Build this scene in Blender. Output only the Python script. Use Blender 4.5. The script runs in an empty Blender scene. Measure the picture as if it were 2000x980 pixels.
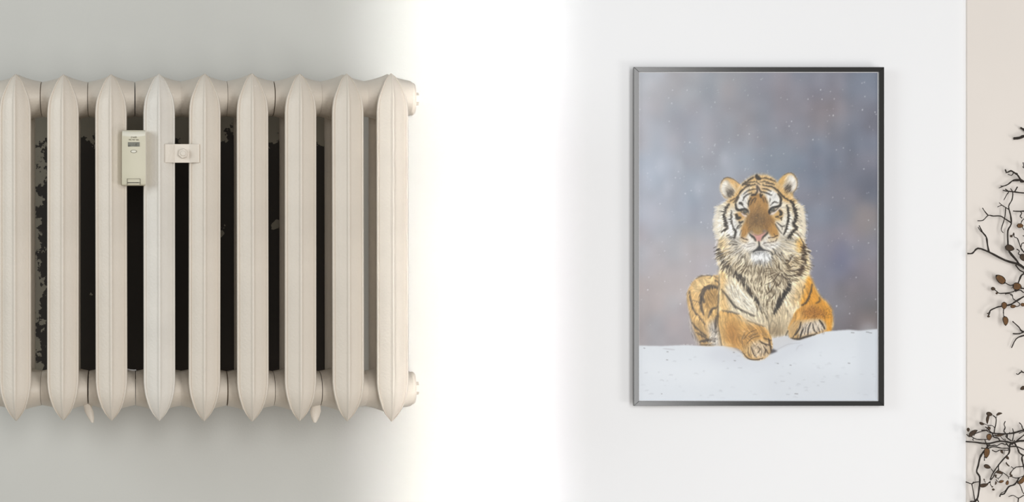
import bpy, bmesh, math, random
from mathutils import Vector, Matrix

# ---------------------------------------------------------------- camera
D = 3.5                      # camera to wall
CX, CZ = -0.70, 1.40         # camera stands square to the wall, in front of the radiator
scene = bpy.context.scene
col = scene.collection
cam = bpy.data.cameras.new('camera')
cam.sensor_width = 36.0
cam.lens = 36.0*D/2.0        # 2 m of wall across the frame
cam.shift_x = 0.35
cam_ob = bpy.data.objects.new('camera', cam)
col.objects.link(cam_ob)
cam_ob.location = (CX, -D, CZ)
cam_ob.rotation_euler = (math.pi/2, 0, 0)
scene.camera = cam_ob

# ---------------------------------------------------------------- light
world = bpy.data.worlds.new('world'); scene.world = world
world.use_nodes = True
bg = world.node_tree.nodes['Background']
bg.inputs['Color'].default_value = (1.0, 1.0, 1.0, 1)
bg.inputs['Strength'].default_value = 0.22

def area(name, loc, target, sx, sy, power, color=(1, 1, 1), spread=180):
    l = bpy.data.lights.new(name, 'AREA'); l.shape = 'RECTANGLE'; l.size = sx; l.size_y = sy
    l.energy = power; l.color = color; l.spread = math.radians(spread)
    o = bpy.data.objects.new(name, l); col.objects.link(o); o.location = loc
    d = Vector(target)-Vector(loc)
    o.rotation_euler = d.to_track_quat('-Z', 'Y').to_euler()
    return o
# three added lights behind the camera, then a cool window at the far left
area('added_wash_light', (-0.106, -4.2, 1.4), (-0.106, 0, 1.4), 0.10, 3.6, 3.6, (1, 1, 1), 6.6)  # added narrow beam, bleaches the middle of the wall to white
area('added_sheen_light', (1.05, -4.2, 1.4), (0.6, 0, 1.4), 0.9, 2.8, 64, (1, 1, 1))  # added key light, placed to put a sheen on the frame's left side
area('added_gap_light', (-0.62, -4.4, 1.75), (-0.7, 0, 1.4), 0.9, 1.8, 46, (1, 1, 0.99))  # added frontal fill to brighten the gaps between radiator columns
area('side_window_light', (-3.6, -2.0, 2.2), (-1.3, 0, 1.4), 1.4, 1.6, 44, (0.88, 0.96, 1))
# floor lamp standing low at the right
area('floor_lamp_light', (2.5, -1.9, 0.25), (0.5, 0, 1.4), 0.9, 0.9, 18, (1, 0.995, 0.98))

scene.view_settings.view_transform = 'Standard'
scene.view_settings.look = 'None'
scene.view_settings.gamma = 1
scene.view_settings.use_curve_mapping = False
scene.view_settings.exposure = 0.0

# ---------------------------------------------------------------- helpers
R = math.radians
def P(px, py, y=0.0):
    """point of the room seen at a pixel of the 2000x980 photograph, y metres from the wall plane"""
    s = (D+y)/D*0.001
    return Vector((CX+(px-300)*s, y, CZ+(490-py)*s))
def K(y): return (D+y)/D*0.001

MATS = {}
def mat(name, c, rough=0.6, metal=0.0, var=0.0, vscale=8.0, bump=0.0, bscale=60.0, spec=0.5, c2=None):
    m = bpy.data.materials.new(name); m.use_nodes = True
    nt = m.node_tree; b = nt.nodes['Principled BSDF']
    b.inputs['Base Color'].default_value = (*c, 1); b.inputs['Roughness'].default_value = rough
    b.inputs['Metallic'].default_value = metal; b.inputs['Specular IOR Level'].default_value = spec
    tc = nt.nodes.new('ShaderNodeTexCoord')
    if var > 0 or c2:
        n = nt.nodes.new('ShaderNodeTexNoise'); n.inputs['Scale'].default_value = vscale; n.inputs['Detail'].default_value = 6
        nt.links.new(tc.outputs['Object'], n.inputs['Vector'])
        r = nt.nodes.new('ShaderNodeMix'); r.data_type = 'RGBA'
        e = c2 if c2 else tuple(max(0, x*(1-var)) for x in c)
        mr = nt.nodes.new('ShaderNodeMapRange'); mr.inputs[1].default_value = .38; mr.inputs[2].default_value = .66
        nt.links.new(n.outputs['Fac'], mr.inputs[0]); nt.links.new(mr.outputs[0], r.inputs[0])
        r.inputs[6].default_value = (*c, 1); r.inputs[7].default_value = (*e, 1)
        nt.links.new(r.outputs[2], b.inputs['Base Color'])
    if bump > 0:
        n2 = nt.nodes.new('ShaderNodeTexNoise'); n2.inputs['Scale'].default_value = bscale; n2.inputs['Detail'].default_value = 4
        nt.links.new(tc.outputs['Object'], n2.inputs['Vector'])
        bp = nt.nodes.new('ShaderNodeBump'); bp.inputs['Strength'].default_value = bump; bp.inputs['Distance'].default_value = 0.002
        nt.links.new(n2.outputs['Fac'], bp.inputs['Height']); nt.links.new(bp.outputs[0], b.inputs['Normal'])
    MATS[name] = m
    return m
def lin(r, g, b):
    f = lambda v: (v/255/12.92) if v <= 10 else ((v/255+.055)/1.055)**2.4
    return (f(r), f(g), f(b))

def link(name, me, parent=None, m=None, loc=(0, 0, 0)):
    if m is not None and not me.materials: me.materials.append(m)
    o = bpy.data.objects.new(name, me); col.objects.link(o); o.location = loc
    if parent: o.parent = parent
    return o
def build(name, bm, m, parent=None, loc=(0, 0, 0), smooth=True, angle=40):
    bmesh.ops.recalc_face_normals(bm, faces=bm.faces)
    me = bpy.data.meshes.new(name); bm.to_mesh(me); bm.free()
    if smooth:
        for p in me.polygons: p.use_smooth = True
        me.set_sharp_from_angle(angle=R(angle))
    return link(name, me, parent, m, loc)
def tag(o, label, cat, group=None):
    o['label'] = label; o['category'] = cat
    if group: o['group'] = group
    return o
def thing(name, loc, label, cat, group=None):
    o = bpy.data.objects.new(name, None); col.objects.link(o); o.location = loc; o.empty_display_size = .05
    return tag(o, label, cat, group)
def add_box(bm, x0, x1, y0, y1, z0, z1, bevel=0.0, seg=2):
    r = bmesh.ops.create_cube(bm, size=1)
    vs = r['verts']
    for v in vs:
        v.co = Vector(((x0+x1)/2+v.co.x*(x1-x0), (y0+y1)/2+v.co.y*(y1-y0), (z0+z1)/2+v.co.z*(z1-z0)))
    if bevel > 0:
        es = list({e for v in vs for e in v.link_edges})
        bmesh.ops.bevel(bm, geom=es, offset=bevel, segments=seg, affect='EDGES', profile=.6)
def loft(bm, rings, closed=True, cap=True):
    vr = [[bm.verts.new(p) for p in r] for r in rings]
    n = len(vr[0])
    for a, b in zip(vr[:-1], vr[1:]):
        for i in range(n if closed else n-1):
            j = (i+1) % n
            bm.faces.new((a[i], a[j], b[j], b[i]))
    if cap:
        bm.faces.new(vr[0]); bm.faces.new(list(reversed(vr[-1])))
    return vr
def interp(x, xs, ys):
    if x <= xs[0]: return ys[0]
    for i in range(len(xs)-1):
        if x <= xs[i+1]:
            t = (x-xs[i])/(xs[i+1]-xs[i]); return ys[i]*(1-t)+ys[i+1]*t
    return ys[-1]

# ---------------------------------------------------------------- materials
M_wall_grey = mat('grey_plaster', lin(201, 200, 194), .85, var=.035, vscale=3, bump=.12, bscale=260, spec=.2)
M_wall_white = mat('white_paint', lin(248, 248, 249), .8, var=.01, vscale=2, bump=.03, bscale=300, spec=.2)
M_wall_beige = mat('beige_paint', lin(236, 228, 220), .85, var=.02, vscale=4, spec=.2)
M_floor = mat('oak_floor', lin(150, 138, 124), .5, var=.25, vscale=5)
M_rad = mat('cream_radiator_paint', lin(218, 208, 194), .42, var=.06, vscale=11, bump=.28, bscale=210, spec=.45)
M_rad_white = mat('white_radiator_paint', lin(221, 215, 205), .42, var=.07, vscale=14, bump=.28, bscale=210, spec=.45)
M_gasket = mat('dark_gasket', lin(112, 98, 82), .9)
M_meter = mat('meter_plastic', lin(202, 196, 173), .45, var=.02, vscale=30)
M_meter_top = mat('meter_top_plastic', lin(216, 212, 196), .4)
M_display = mat('display_glass', lin(96, 95, 85), .6, c2=lin(128, 128, 118), vscale=240, spec=.2)
M_ink = mat('printed_ink', lin(92, 86, 70), .8, spec=.2)
M_slot = mat('dark_slot', lin(46, 42, 38), .8)
M_frame = mat('black_satin_frame', lin(34, 33, 31), .20, spec=.75)
M_mount = mat('white_mount_edge', lin(226, 226, 228), .6)
M_back = mat('frame_backing', lin(120, 100, 78), .9)
M_twig = mat('dark_bark', lin(48, 40, 33), .8, var=.4, vscale=120, bump=.3, bscale=400)
M_leaf = mat('brown_leaf', lin(112, 76, 36), .7, var=.35, vscale=160)
M_leaf_edge = mat('dark_leaf_edge', lin(42, 33, 25), .8)
M_leaf_dark = mat('dark_brown_leaf', lin(72, 54, 36), .75, var=.3, vscale=160)

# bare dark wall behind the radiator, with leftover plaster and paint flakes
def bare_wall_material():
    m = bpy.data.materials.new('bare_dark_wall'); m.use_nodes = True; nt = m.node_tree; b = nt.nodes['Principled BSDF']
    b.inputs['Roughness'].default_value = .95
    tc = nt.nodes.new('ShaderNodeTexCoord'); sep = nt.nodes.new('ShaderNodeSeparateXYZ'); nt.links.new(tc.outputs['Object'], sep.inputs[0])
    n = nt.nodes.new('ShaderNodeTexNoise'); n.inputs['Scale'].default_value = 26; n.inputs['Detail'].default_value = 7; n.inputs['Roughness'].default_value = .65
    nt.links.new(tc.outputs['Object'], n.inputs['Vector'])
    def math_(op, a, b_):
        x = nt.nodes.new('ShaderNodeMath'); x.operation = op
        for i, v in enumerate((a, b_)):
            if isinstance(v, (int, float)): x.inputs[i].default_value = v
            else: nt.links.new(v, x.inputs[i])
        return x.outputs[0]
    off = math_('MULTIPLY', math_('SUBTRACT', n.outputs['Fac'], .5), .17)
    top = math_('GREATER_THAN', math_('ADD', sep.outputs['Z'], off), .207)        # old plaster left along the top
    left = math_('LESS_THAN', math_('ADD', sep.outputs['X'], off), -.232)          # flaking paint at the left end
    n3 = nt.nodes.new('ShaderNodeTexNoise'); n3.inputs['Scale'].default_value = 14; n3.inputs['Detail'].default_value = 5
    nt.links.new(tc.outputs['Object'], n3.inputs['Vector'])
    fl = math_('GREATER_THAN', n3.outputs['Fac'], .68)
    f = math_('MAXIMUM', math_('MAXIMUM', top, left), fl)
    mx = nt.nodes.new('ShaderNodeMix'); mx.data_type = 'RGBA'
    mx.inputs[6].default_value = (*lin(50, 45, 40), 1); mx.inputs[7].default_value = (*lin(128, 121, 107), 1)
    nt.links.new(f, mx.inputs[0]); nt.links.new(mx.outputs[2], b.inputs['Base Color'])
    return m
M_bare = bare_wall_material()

def glass_material():
    m = bpy.data.materials.new('picture_glass'); m.use_nodes = True; nt = m.node_tree
    out = nt.nodes['Material Output']; nt.nodes.remove(nt.nodes['Principled BSDF'])
    t = nt.nodes.new('ShaderNodeBsdfTransparent'); g = nt.nodes.new('ShaderNodeBsdfGlossy'); g.inputs['Roughness'].default_value = .32
    lw = nt.nodes.new('ShaderNodeLayerWeight'); lw.inputs['Blend'].default_value = .5
    pw = nt.nodes.new('ShaderNodeMath'); pw.operation = 'POWER'; pw.inputs[1].default_value = 5; nt.links.new(lw.outputs['Facing'], pw.inputs[0])
    fr = nt.nodes.new('ShaderNodeMath'); fr.operation = 'MULTIPLY_ADD'; fr.inputs[1].default_value = .9; fr.inputs[2].default_value = .016; nt.links.new(pw.outputs[0], fr.inputs[0])
    mx = nt.nodes.new('ShaderNodeMixShader')
    nt.links.new(fr.outputs[0], mx.inputs[0]); nt.links.new(t.outputs[0], mx.inputs[1]); nt.links.new(g.outputs[0], mx.inputs[2])
    nt.links.new(mx.outputs[0], out.inputs['Surface'])
    return m
M_glass = glass_material()

def print_material():
    m = bpy.data.materials.new('printed_picture'); m.use_nodes = True; nt = m.node_tree; b = nt.nodes['Principled BSDF']
    a = nt.nodes.new('ShaderNodeVertexColor'); a.layer_name = 'ink'
    nt.links.new(a.outputs['Color'], b.inputs['Base Color']); b.inputs['Roughness'].default_value = .8; b.inputs['Specular IOR Level'].default_value = .15
    return m
M_print = print_material()

# ---------------------------------------------------------------- the setting
def struct(name, bm, m, label):
    o = build(name, bm, m, smooth=False); o['kind'] = 'structure'; o['label'] = label; return o
XS = P(905, 0).x; XB = P(1886.5, 0).x
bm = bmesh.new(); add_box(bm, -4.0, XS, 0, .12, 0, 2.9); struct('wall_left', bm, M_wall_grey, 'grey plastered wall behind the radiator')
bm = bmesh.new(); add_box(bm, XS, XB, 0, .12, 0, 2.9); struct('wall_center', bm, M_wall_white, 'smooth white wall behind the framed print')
bm = bmesh.new(); add_box(bm, XB, 3.2, -.006, .12, 0, 2.9); struct('wall_right', bm, M_wall_beige, 'beige wall behind the dry branches at right')
bm = bmesh.new(); add_box(bm, -4.0, 3.2, -5, .12, -.1, 0); struct('floor', bm, M_floor, 'wooden floor of the room')
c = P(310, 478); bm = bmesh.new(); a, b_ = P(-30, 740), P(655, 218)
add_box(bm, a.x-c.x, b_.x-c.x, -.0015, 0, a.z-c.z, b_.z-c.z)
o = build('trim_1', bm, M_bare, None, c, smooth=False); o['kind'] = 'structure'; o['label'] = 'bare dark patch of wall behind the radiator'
# ---------------------------------------------------------------- the printed picture, painted in code
def paint_print():
    import numpy as np
    rng = np.random.default_rng(7)
    PX0, PY0, PX1, PY1 = 1248, 140, 1716, 784
    SS = 2
    W, H = (PX1-PX0)*SS, (PY1-PY0)*SS
    def srgb(*c): return np.array(c, float)/255.0
    def box(a, r):
        r = int(r)
        if r < 1: return a
        for ax in (0, 1):
            p = [(0, 0)]*a.ndim; p[ax] = (r+1, r)
            c = np.cumsum(np.pad(a, p, mode='edge'), axis=ax)
            n = a.shape[ax]
            hi = np.take(c, np.arange(2*r+1, 2*r+1+n), axis=ax)
            lo = np.take(c, np.arange(0, n), axis=ax)
            a = (hi-lo)/(2*r+1)
        return a
    def blur(a, r):
        for _ in range(2): a = box(a, r)
        return a
    def noise(h, w, cell, seed):
        g = np.random.default_rng(seed)
        gh, gw = int(h/cell)+3, int(w/cell)+3
        t = g.random((gh, gw))
        yy = np.arange(h)/cell; xx = np.arange(w)/cell
        y0 = yy.astype(int); x0 = xx.astype(int)
        fy = yy-y0; fx = xx-x0
        fy = (fy*fy*(3-2*fy))[:, None]; fx = (fx*fx*(3-2*fx))[None, :]
        a = t[y0][:, x0]; b = t[y0][:, x0+1]; c = t[y0+1][:, x0]; d = t[y0+1][:, x0+1]
        return (a*(1-fx)+b*fx)*(1-fy)+(c*(1-fx)+d*fx)*fy
    CR = {'F': (1380, 320, 980/220.), 'B': (1330, 520, 4.9), '1': (1390, 330, 9.8), '2': (1480, 330, 9.8),
          '3': (1390, 420, 9.8), '4': (1480, 420, 9.8), '5': (1390, 480, 980/110.), '6': (1480, 480, 980/110.),
          '7': (1335, 530, 6.125), 'S': (1248, 620, 2000/468.), 'P': (0, 0, 1.0)}
    def tr(k, pts):
        ox, oy, s = CR[k]
        return np.array([((ox+x/s-PX0)*SS, (oy+y/s-PY0)*SS) for x, y in pts], float)
    def smooth(p, closed, n=8):
        m = len(p); out = []
        rngi = range(m) if closed else range(m-1)
        for i in rngi:
            if closed: a, b, c, d = p[(i-1) % m], p[i], p[(i+1) % m], p[(i+2) % m]
            else: a, b, c, d = p[max(i-1, 0)], p[i], p[i+1], p[min(i+2, m-1)]
            for t in np.arange(n)/n:
                out.append(0.5*(2*b+(c-a)*t+(2*a-5*b+4*c-d)*t*t+(3*b-a-3*c+d)*t**3))
        if not closed: out.append(p[-1])
        return np.array(out)
    C = np.zeros((H, W, 3))
    def region(p, pad):
        x0 = max(int(p[:, 0].min()-pad), 0); x1 = min(int(p[:, 0].max()+pad)+1, W)
        y0 = max(int(p[:, 1].min()-pad), 0); y1 = min(int(p[:, 1].max()+pad)+1, H)
        return x0, y0, max(x1, x0+1), max(y1, y0+1)
    def mask_poly(p, soft):
        pad = int(soft*3+2)
        x0, y0, x1, y1 = region(p, pad)
        m = np.zeros((y1-y0, x1-x0))
        xs = np.arange(x0, x1)+.5
        q = np.roll(p, -1, axis=0)
        for j, yc in enumerate(np.arange(y0, y1)+.5):
            s = (p[:, 1] <= yc) != (q[:, 1] <= yc)
            if not s.any(): continue
            cx = np.sort(p[s, 0]+(yc-p[s, 1])/(q[s, 1]-p[s, 1])*(q[s, 0]-p[s, 0]))
            m[j] = (np.searchsorted(cx, xs) % 2)
        if soft >= 1: m = blur(m, soft)
        return (x0, y0, x1, y1), m
    def put(bb, m, col, alpha):
        x0, y0, x1, y1 = bb
        a = (m*alpha)[..., None]
        C[y0:y1, x0:x1] = C[y0:y1, x0:x1]*(1-a)+np.asarray(col)*a
    def poly(k, pts, col, alpha=1.0, soft=1, curved=True):
        p = tr(k, pts)
        if curved: p = smooth(p, True)
        bb, m = mask_poly(p, soft*SS/2.)
        put(bb, m, srgb(*col), alpha)
        return bb, m
    def stroke(k, pts, w, col, alpha=1.0, soft=1.0, taper=True, fuzz=0.0, w2=None):
        p = tr(k, pts) if k else np.array(pts, float)
        if len(p) > 2: p = smooth(p, False, 5)
        s = CR[k][2] if k else 1.0
        hw = w/s*SS/2.0 if k else w/2.0
        n = len(p)
        t = np.linspace(0, 1, n)
        rad = hw*np.ones(n)
        if taper: rad = hw*(0.25+0.75*np.sin(np.pi*np.clip(t*0.86+0.07, 0, 1))**0.6)
        pad = hw+soft*2+3
        x0, y0, x1, y1 = region(p, pad)
        X, Y = np.meshgrid(np.arange(x0, x1)+.5, np.arange(y0, y1)+.5)
        best = np.full(X.shape, -1e9)
        for i in range(n-1):
            a, b = p[i], p[i+1]; d = b-a; L = d@d+1e-9
            u = np.clip(((X-a[0])*d[0]+(Y-a[1])*d[1])/L, 0, 1)
            dist = np.hypot(X-a[0]-u*d[0], Y-a[1]-u*d[1])
            best = np.maximum(best, rad[i]*(1-u)+rad[i+1]*u-dist)
        m = np.clip(best/(soft*1.0+0.5)*0.5+0.5, 0, 1)
        put((x0, y0, x1, y1), m, srgb(*col), alpha)
    def ell(k, c, r, col, alpha=1.0, soft=2, rot=0.0):
        a = np.linspace(0, 2*np.pi, 20, endpoint=False)
        cs, sn = math.cos(rot), math.sin(rot)
        poly(k, [(c[0]+r[0]*math.cos(t)*cs-r[1]*math.sin(t)*sn, c[1]+r[0]*math.cos(t)*sn+r[1]*math.sin(t)*cs) for t in a], col, alpha, soft)

    # ---- blurred winter wood behind, with some glare painted into its paler left side
    Yg, Xg = np.mgrid[0:H, 0:W]; Xp = Xg/SS+PX0; Yp = Yg/SS+PY0
    ctl = [(1255, 150, (186, 184, 188)), (1330, 160, (172, 170, 174)), (1420, 150, (160, 158, 162)), (1500, 150, (146, 142, 150)), (1600, 160, (138, 136, 146)), (1705, 150, (126, 132, 146)),
           (1255, 260, (184, 184, 192)), (1350, 250, (160, 158, 166)), (1440, 240, (152, 150, 156)), (1540, 230, (142, 138, 146)), (1610, 220, (140, 132, 136)), (1700, 260, (126, 126, 138)),
           (1280, 330, (182, 186, 198)), (1360, 320, (160, 164, 174)), (1420, 310, (160, 164, 174)), (1520, 300, (132, 140, 152)), (1600, 320, (128, 132, 146)), (1700, 360, (118, 118, 130)),
           (1262, 420, (180, 180, 190)), (1350, 410, (162, 166, 178)), (1620, 420, (128, 130, 142)), (1700, 430, (140, 134, 136)), (1650, 470, (140, 136, 146)),
           (1262, 500, (182, 176, 180)), (1340, 480, (184, 178, 180)), (1380, 520, (184, 178, 182)), (1640, 510, (122, 122, 142)), (1705, 520, (146, 138, 144)), (1600, 510, (146, 140, 150)),
           (1262, 580, (180, 168, 166)), (1320, 560, (186, 176, 174)), (1660, 580, (132, 126, 130)), (1705, 620, (126, 116, 114)), (1640, 630, (122, 116, 120)),
           (1262, 660, (168, 160, 162)), (1320, 640, (168, 158, 160))]
    num = np.zeros((H//8+1, W//8+1, 3)); den = np.zeros((H//8+1, W//8+1))
    ys, xs = np.mgrid[0:H//8+1, 0:W//8+1]
    for x, y, c in ctl:
        w = 1/(((xs*8/SS+PX0-x)**2+(ys*8/SS+PY0-y)**2)+500.)**1.6
        num += w[..., None]*srgb(*c); den += w
    lo = num/den[..., None]
    C[:] = blur(np.repeat(np.repeat(lo, 8, 0), 8, 1)[:H, :W], 10)
    n1 = noise(H, W, 90, 1)+0.6*noise(H, W, 44, 2)-0.8
    n2 = noise(H, W, 70, 3)-0.5
    n3 = noise(H, W, 60, 9)[:, ::1]
    C += (n1*0.045)[..., None]*np.array([1, 1, 1.05]) + (n2*0.028)[..., None]*np.array([1.0, -.1, -.6]) + np.array([-.008, .004, .012])
    nv = np.repeat(noise(H//8+1, W, 36, 5), 8, 0)[:H]-0.5          # faint vertical trunks
    C += (blur(nv, 8)*0.03)[..., None]
    for _ in range(34):                                             # pale and mauve out-of-focus patches
        x, y = rng.uniform(1250, 1714), rng.uniform(145, 640)
        ell('P', (x, y), (rng.uniform(8, 26), rng.uniform(12, 38)), (188, 188, 200) if rng.random() < .55 else (150, 134, 142), .10, 16)
    for x, y in ((1290, 325), (1328, 325), (1415, 310), (1365, 370), (1305, 370)):
        ell('P', (x, y), (6, 17), (206, 210, 220), .35, 12)
    ell('P', (1690, 430), (24, 34), (158, 148, 146), .5, 22)
    ell('P', (1645, 490), (14, 24), (112, 114, 140), .4, 16)
    for _ in range(330):
        x, y = rng.uniform(1250, 1714), rng.uniform(145, 640)
        r = rng.choice([.45, .65, .9, 1.2], p=[.4, .3, .2, .1])
        ell('P', (x, y), (r, r*rng.uniform(1, 1.5)), (232, 234, 240), rng.uniform(.4, .95), 1)

    tiger0 = C.copy()
    # ---- haunch
    poly('B', [(378, 100), (300, 95), (220, 90), (140, 125), (80, 210), (62, 300), (80, 420), (110, 540), (140, 630), (185, 720), (215, 765), (400, 768), (420, 600), (420, 300)], (226, 178, 104), 1, 2)
    poly('B', [(300, 105), (220, 105), (150, 140), (110, 220), (170, 260), (240, 180), (350, 160)], (240, 202, 134), .8, 8)
    poly('B', [(230, 240), (360, 220), (360, 380), (300, 420), (230, 400)], (172, 128, 64), .8, 10)
    poly('B', [(300, 400), (360, 380), (350, 520), (300, 560)], (224, 176, 98), .8, 8)
    poly('B', [(260, 580), (350, 520), (390, 765), (300, 760)], (196, 186, 174), .95, 10)
    poly('B', [(110, 500), (230, 560), (280, 760), (200, 760), (140, 650)], (184, 144, 84), .8, 10)
    poly('B', [(75, 300), (100, 440), (150, 560), (230, 640), (180, 520), (120, 420)], (206, 162, 94), .7, 6)
    dk = (66, 56, 48)
    for pts, w in (([(365, 205), (300, 195), (235, 220), (205, 290), (225, 345)], 44), ([(200, 290), (196, 380), (220, 465)], 28), ([(350, 395), (300, 420), (272, 490)], 24),
                   ([(85, 240), (100, 330), (130, 430), (180, 490), (235, 560)], 18), ([(110, 540), (160, 600), (250, 670)], 15), ([(150, 640), (200, 660), (280, 715)], 15),
                   ([(190, 725), (250, 712), (330, 720)], 26), ([(345, 480), (340, 560), (350, 650)], 30), ([(335, 135), (372, 155)], 24), ([(190, 755), (280, 757), (340, 750)], 14),
                   ([(150, 118), (220, 92), (300, 92), (372, 118)], 7), ([(120, 330), (200, 350)], 6), ([(280, 690), (350, 700)], 20), ([(300, 600), (340, 640)], 14)):
        stroke('B', pts, w, dk, .85, 2.5)
    for _ in range(60):
        x, y = rng.uniform(270, 370), rng.uniform(590, 755)
        stroke('B', [(x, y), (x-14, y+20)], 7, (224, 218, 206), .55, 1)
    # ---- chest, shoulders
    poly('B', [(378, 40), (368, 200), (362, 400), (372, 600), (395, 745), (560, 770), (800, 760), (900, 690), (1040, 660), (1150, 600), (1440, 600), (1455, 490), (1435, 410), (1400, 350), (1340, 290), (1290, 200), (1240, 100), (1230, 0), (1100, -60), (500, -60)], (232, 214, 178), 1, 2)
    poly('B', [(375, 40), (370, 250), (364, 420), (470, 440), (450, 330), (430, 200), (440, 80)], (236, 188, 110), .9, 9)
    poly('B', [(1235, 90), (1290, 200), (1340, 290), (1405, 350), (1450, 440), (1300, 420), (1160, 400), (1150, 300), (1180, 200)], (228, 156, 48), 1, 5)
    poly('B', [(1170, 120), (1200, 210), (1150, 330), (1080, 400), (1050, 330), (1100, 220)], (230, 192, 130), .8, 12)
    poly('B', [(430, 200), (520, 190), (660, 300), (740, 420), (700, 460), (560, 390), (470, 290)], (232, 222, 200), .9, 9)
    poly('B', [(700, 60), (1000, 60), (960, 260), (840, 400), (740, 300)], (224, 206, 170), .8, 14)
    poly('B', [(820, 440), (1000, 380), (1060, 480), (1040, 640), (890, 690), (840, 600)], (204, 182, 142), .9, 12)
    poly('B', [(840, 590), (930, 560), (1010, 640), (890, 690)], (152, 128, 92), .7, 10)
    # ---- far snow between the paws
    SN = (216, 219, 224)
    poly('B', [(840, 700), (900, 688), (960, 680), (1030, 668), (1100, 670), (1100, 800), (840, 800)], SN, 1, 2, False)
    # ---- right arm
    poly('B', [(1036, 610), (1045, 560), (1070, 500), (1100, 440), (1150, 395), (1240, 370), (1340, 372), (1415, 395), (1445, 440), (1458, 500), (1448, 560), (1435, 625), (1300, 640), (1150, 640)], (214, 150, 62), 1, 2)
    poly('B', [(1290, 380), (1415, 400), (1455, 500), (1440, 620), (1395, 620), (1380, 530), (1330, 470)], (230, 158, 44), .9, 7)
    poly('B', [(1180, 440), (1240, 395), (1330, 395), (1390, 440), (1380, 490), (1260, 480), (1180, 480)], (176, 112, 40), .75, 10)
    poly('B', [(1045, 600), (1080, 510), (1130, 440), (1180, 470), (1120, 560)], (222, 170, 92), .7, 10)
    # ---- near snow
    poly('S', [(-20, 237), (60, 238), (200, 241), (300, 236), (400, 232), (460, 236), (520, 240), (620, 241), (700, 238), (780, 246), (900, 330), (1120, 250), (1200, 200), (1330, 180), (1345, 190), (1380, 168), (1440, 150), (1500, 138), (1560, 119), (1640, 112), (1700, 108), (1760, 104), (1850, 112), (1930, 104), (2020, 96), (2020, 720), (-20, 720)], (224, 229, 235), 1, 2, False)
    poly('S', [(1110, 180), (1250, 156), (1330, 190), (1180, 270), (1110, 260)], (212, 213, 216), .9, 5)
    poly('S', [(700, 245), (850, 262), (900, 350), (1000, 360), (1160, 290), (1300, 210), (1400, 180), (1500, 200), (1300, 300), (1050, 410), (850, 400), (560, 330)], (206, 209, 218), .55, 22)
    poly('S', [(20, 400), (400, 380), (700, 440), (560, 560), (200, 520)], (232, 236, 241), .6, 24)
    poly('S', [(1400, 300), (1800, 260), (1900, 420), (1500, 440)], (229, 234, 240), .6, 24)
    poly('S', [(1100, 440), (1500, 470), (1980, 560), (1980, 690), (1100, 690)], (214, 218, 224), .4, 26)
    poly('S', [(1850, 120), (1990, 110), (1990, 690), (1850, 690)], (206, 212, 220), .35, 16)
    g = (178, 181, 188)
    for _ in range(70):
        x, y = rng.uniform(10, 1980), rng.uniform(270, 680)
        if 860 < x < 1180 and y < 380: continue
        L = rng.uniform(8, 36)
        stroke('S', [(x, y), (x+L*.5, y-4), (x+L, y+rng.uniform(-4, 6))], rng.uniform(4, 8), g, rng.uniform(.15, .5), 2)
    for x, y, L in ((1790, 128, 22), (1915, 124, 20), (1940, 130, 18), (798, 294, 8), (806, 362, 12), (240, 356, 10), (244, 288, 10), (1272, 400, 9), (1165, 386, 10), (1760, 384, 14), (50, 258, 8), (195, 640, 4), (1540, 540, 30), (1205, 535, 30), (850, 422, 30), (1320, 640, 24), (1250, 645, 26)):
        stroke('S', [(x-L/2, y), (x+L/2, y+2)], 7, (96, 94, 98) if L < 25 else (176, 180, 186), .75, 1.5)
    stroke('S', [(1110, 300), (1200, 250), (1260, 225), (1350, 215)], 5, (178, 180, 186), .6, 2)
    stroke('S', [(1320, 275), (1340, 240), (1370, 232)], 6, (188, 190, 196), .6, 2)
    stroke('S', [(210, 262), (260, 268), (300, 272)], 8, (186, 186, 192), .7, 2)
    # ---- left foreleg
    poly('B', [(372, 440), (362, 560), (385, 650), (395, 745), (450, 768), (540, 785), (592, 822), (620, 870), (680, 895), (740, 902), (800, 888), (850, 850), (880, 800), (876, 700), (850, 640), (800, 585), (720, 555), (640, 515), (560, 465), (450, 440)], (222, 166, 82), 1, 2)
    poly('B', [(372, 450), (364, 560), (385, 660), (440, 700), (430, 560), (420, 460)], (238, 188, 106), .8, 9)
    poly('B', [(440, 560), (520, 540), (560, 640), (580, 780), (470, 740), (430, 660)], (182, 120, 44), .8, 16)
    poly('B', [(520, 470), (620, 500), (740, 570), (700, 580), (590, 520)], (238, 212, 166), .8, 7)
    poly('B', [(590, 640), (660, 560), (780, 580), (850, 640), (790, 690), (680, 720), (600, 800)], (206, 148, 70), .8, 10)
    poly('B', [(392, 690), (430, 740), (520, 775), (400, 755)], (236, 206, 156), .8, 6)
    poly('B', [(660, 760), (720, 720), (800, 720), (860, 740), (850, 830), (790, 880), (720, 880), (670, 840)], (214, 190, 156), .9, 9)
    poly('B', [(600, 790), (640, 760), (670, 850), (660, 880), (620, 860)], (198, 160, 100), .8, 8)
    poly('B', [(850, 845), (880, 790), (932, 815), (880, 838)], (72, 68, 72), .9, 3, False)
    for pts, w in (([(845, 700), (860, 760), (870, 820)], 16), ([(600, 830), (650, 885), (720, 898), (790, 885)], 9), ([(760, 720), (800, 745), (850, 760)], 12), ([(800, 690), (870, 715)], 12),
                   ([(680, 780), (700, 840), (730, 870)], 8), ([(740, 770), (760, 800), (740, 830)], 6), ([(795, 770), (815, 810), (800, 850)], 9), ([(600, 760), (590, 700), (620, 640)], 7), ([(660, 690), (690, 660), (740, 640)], 7), ([(820, 800), (840, 840)], 14)):
        stroke('B', pts, w, (74, 58, 44), .8, 1.6)
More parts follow.
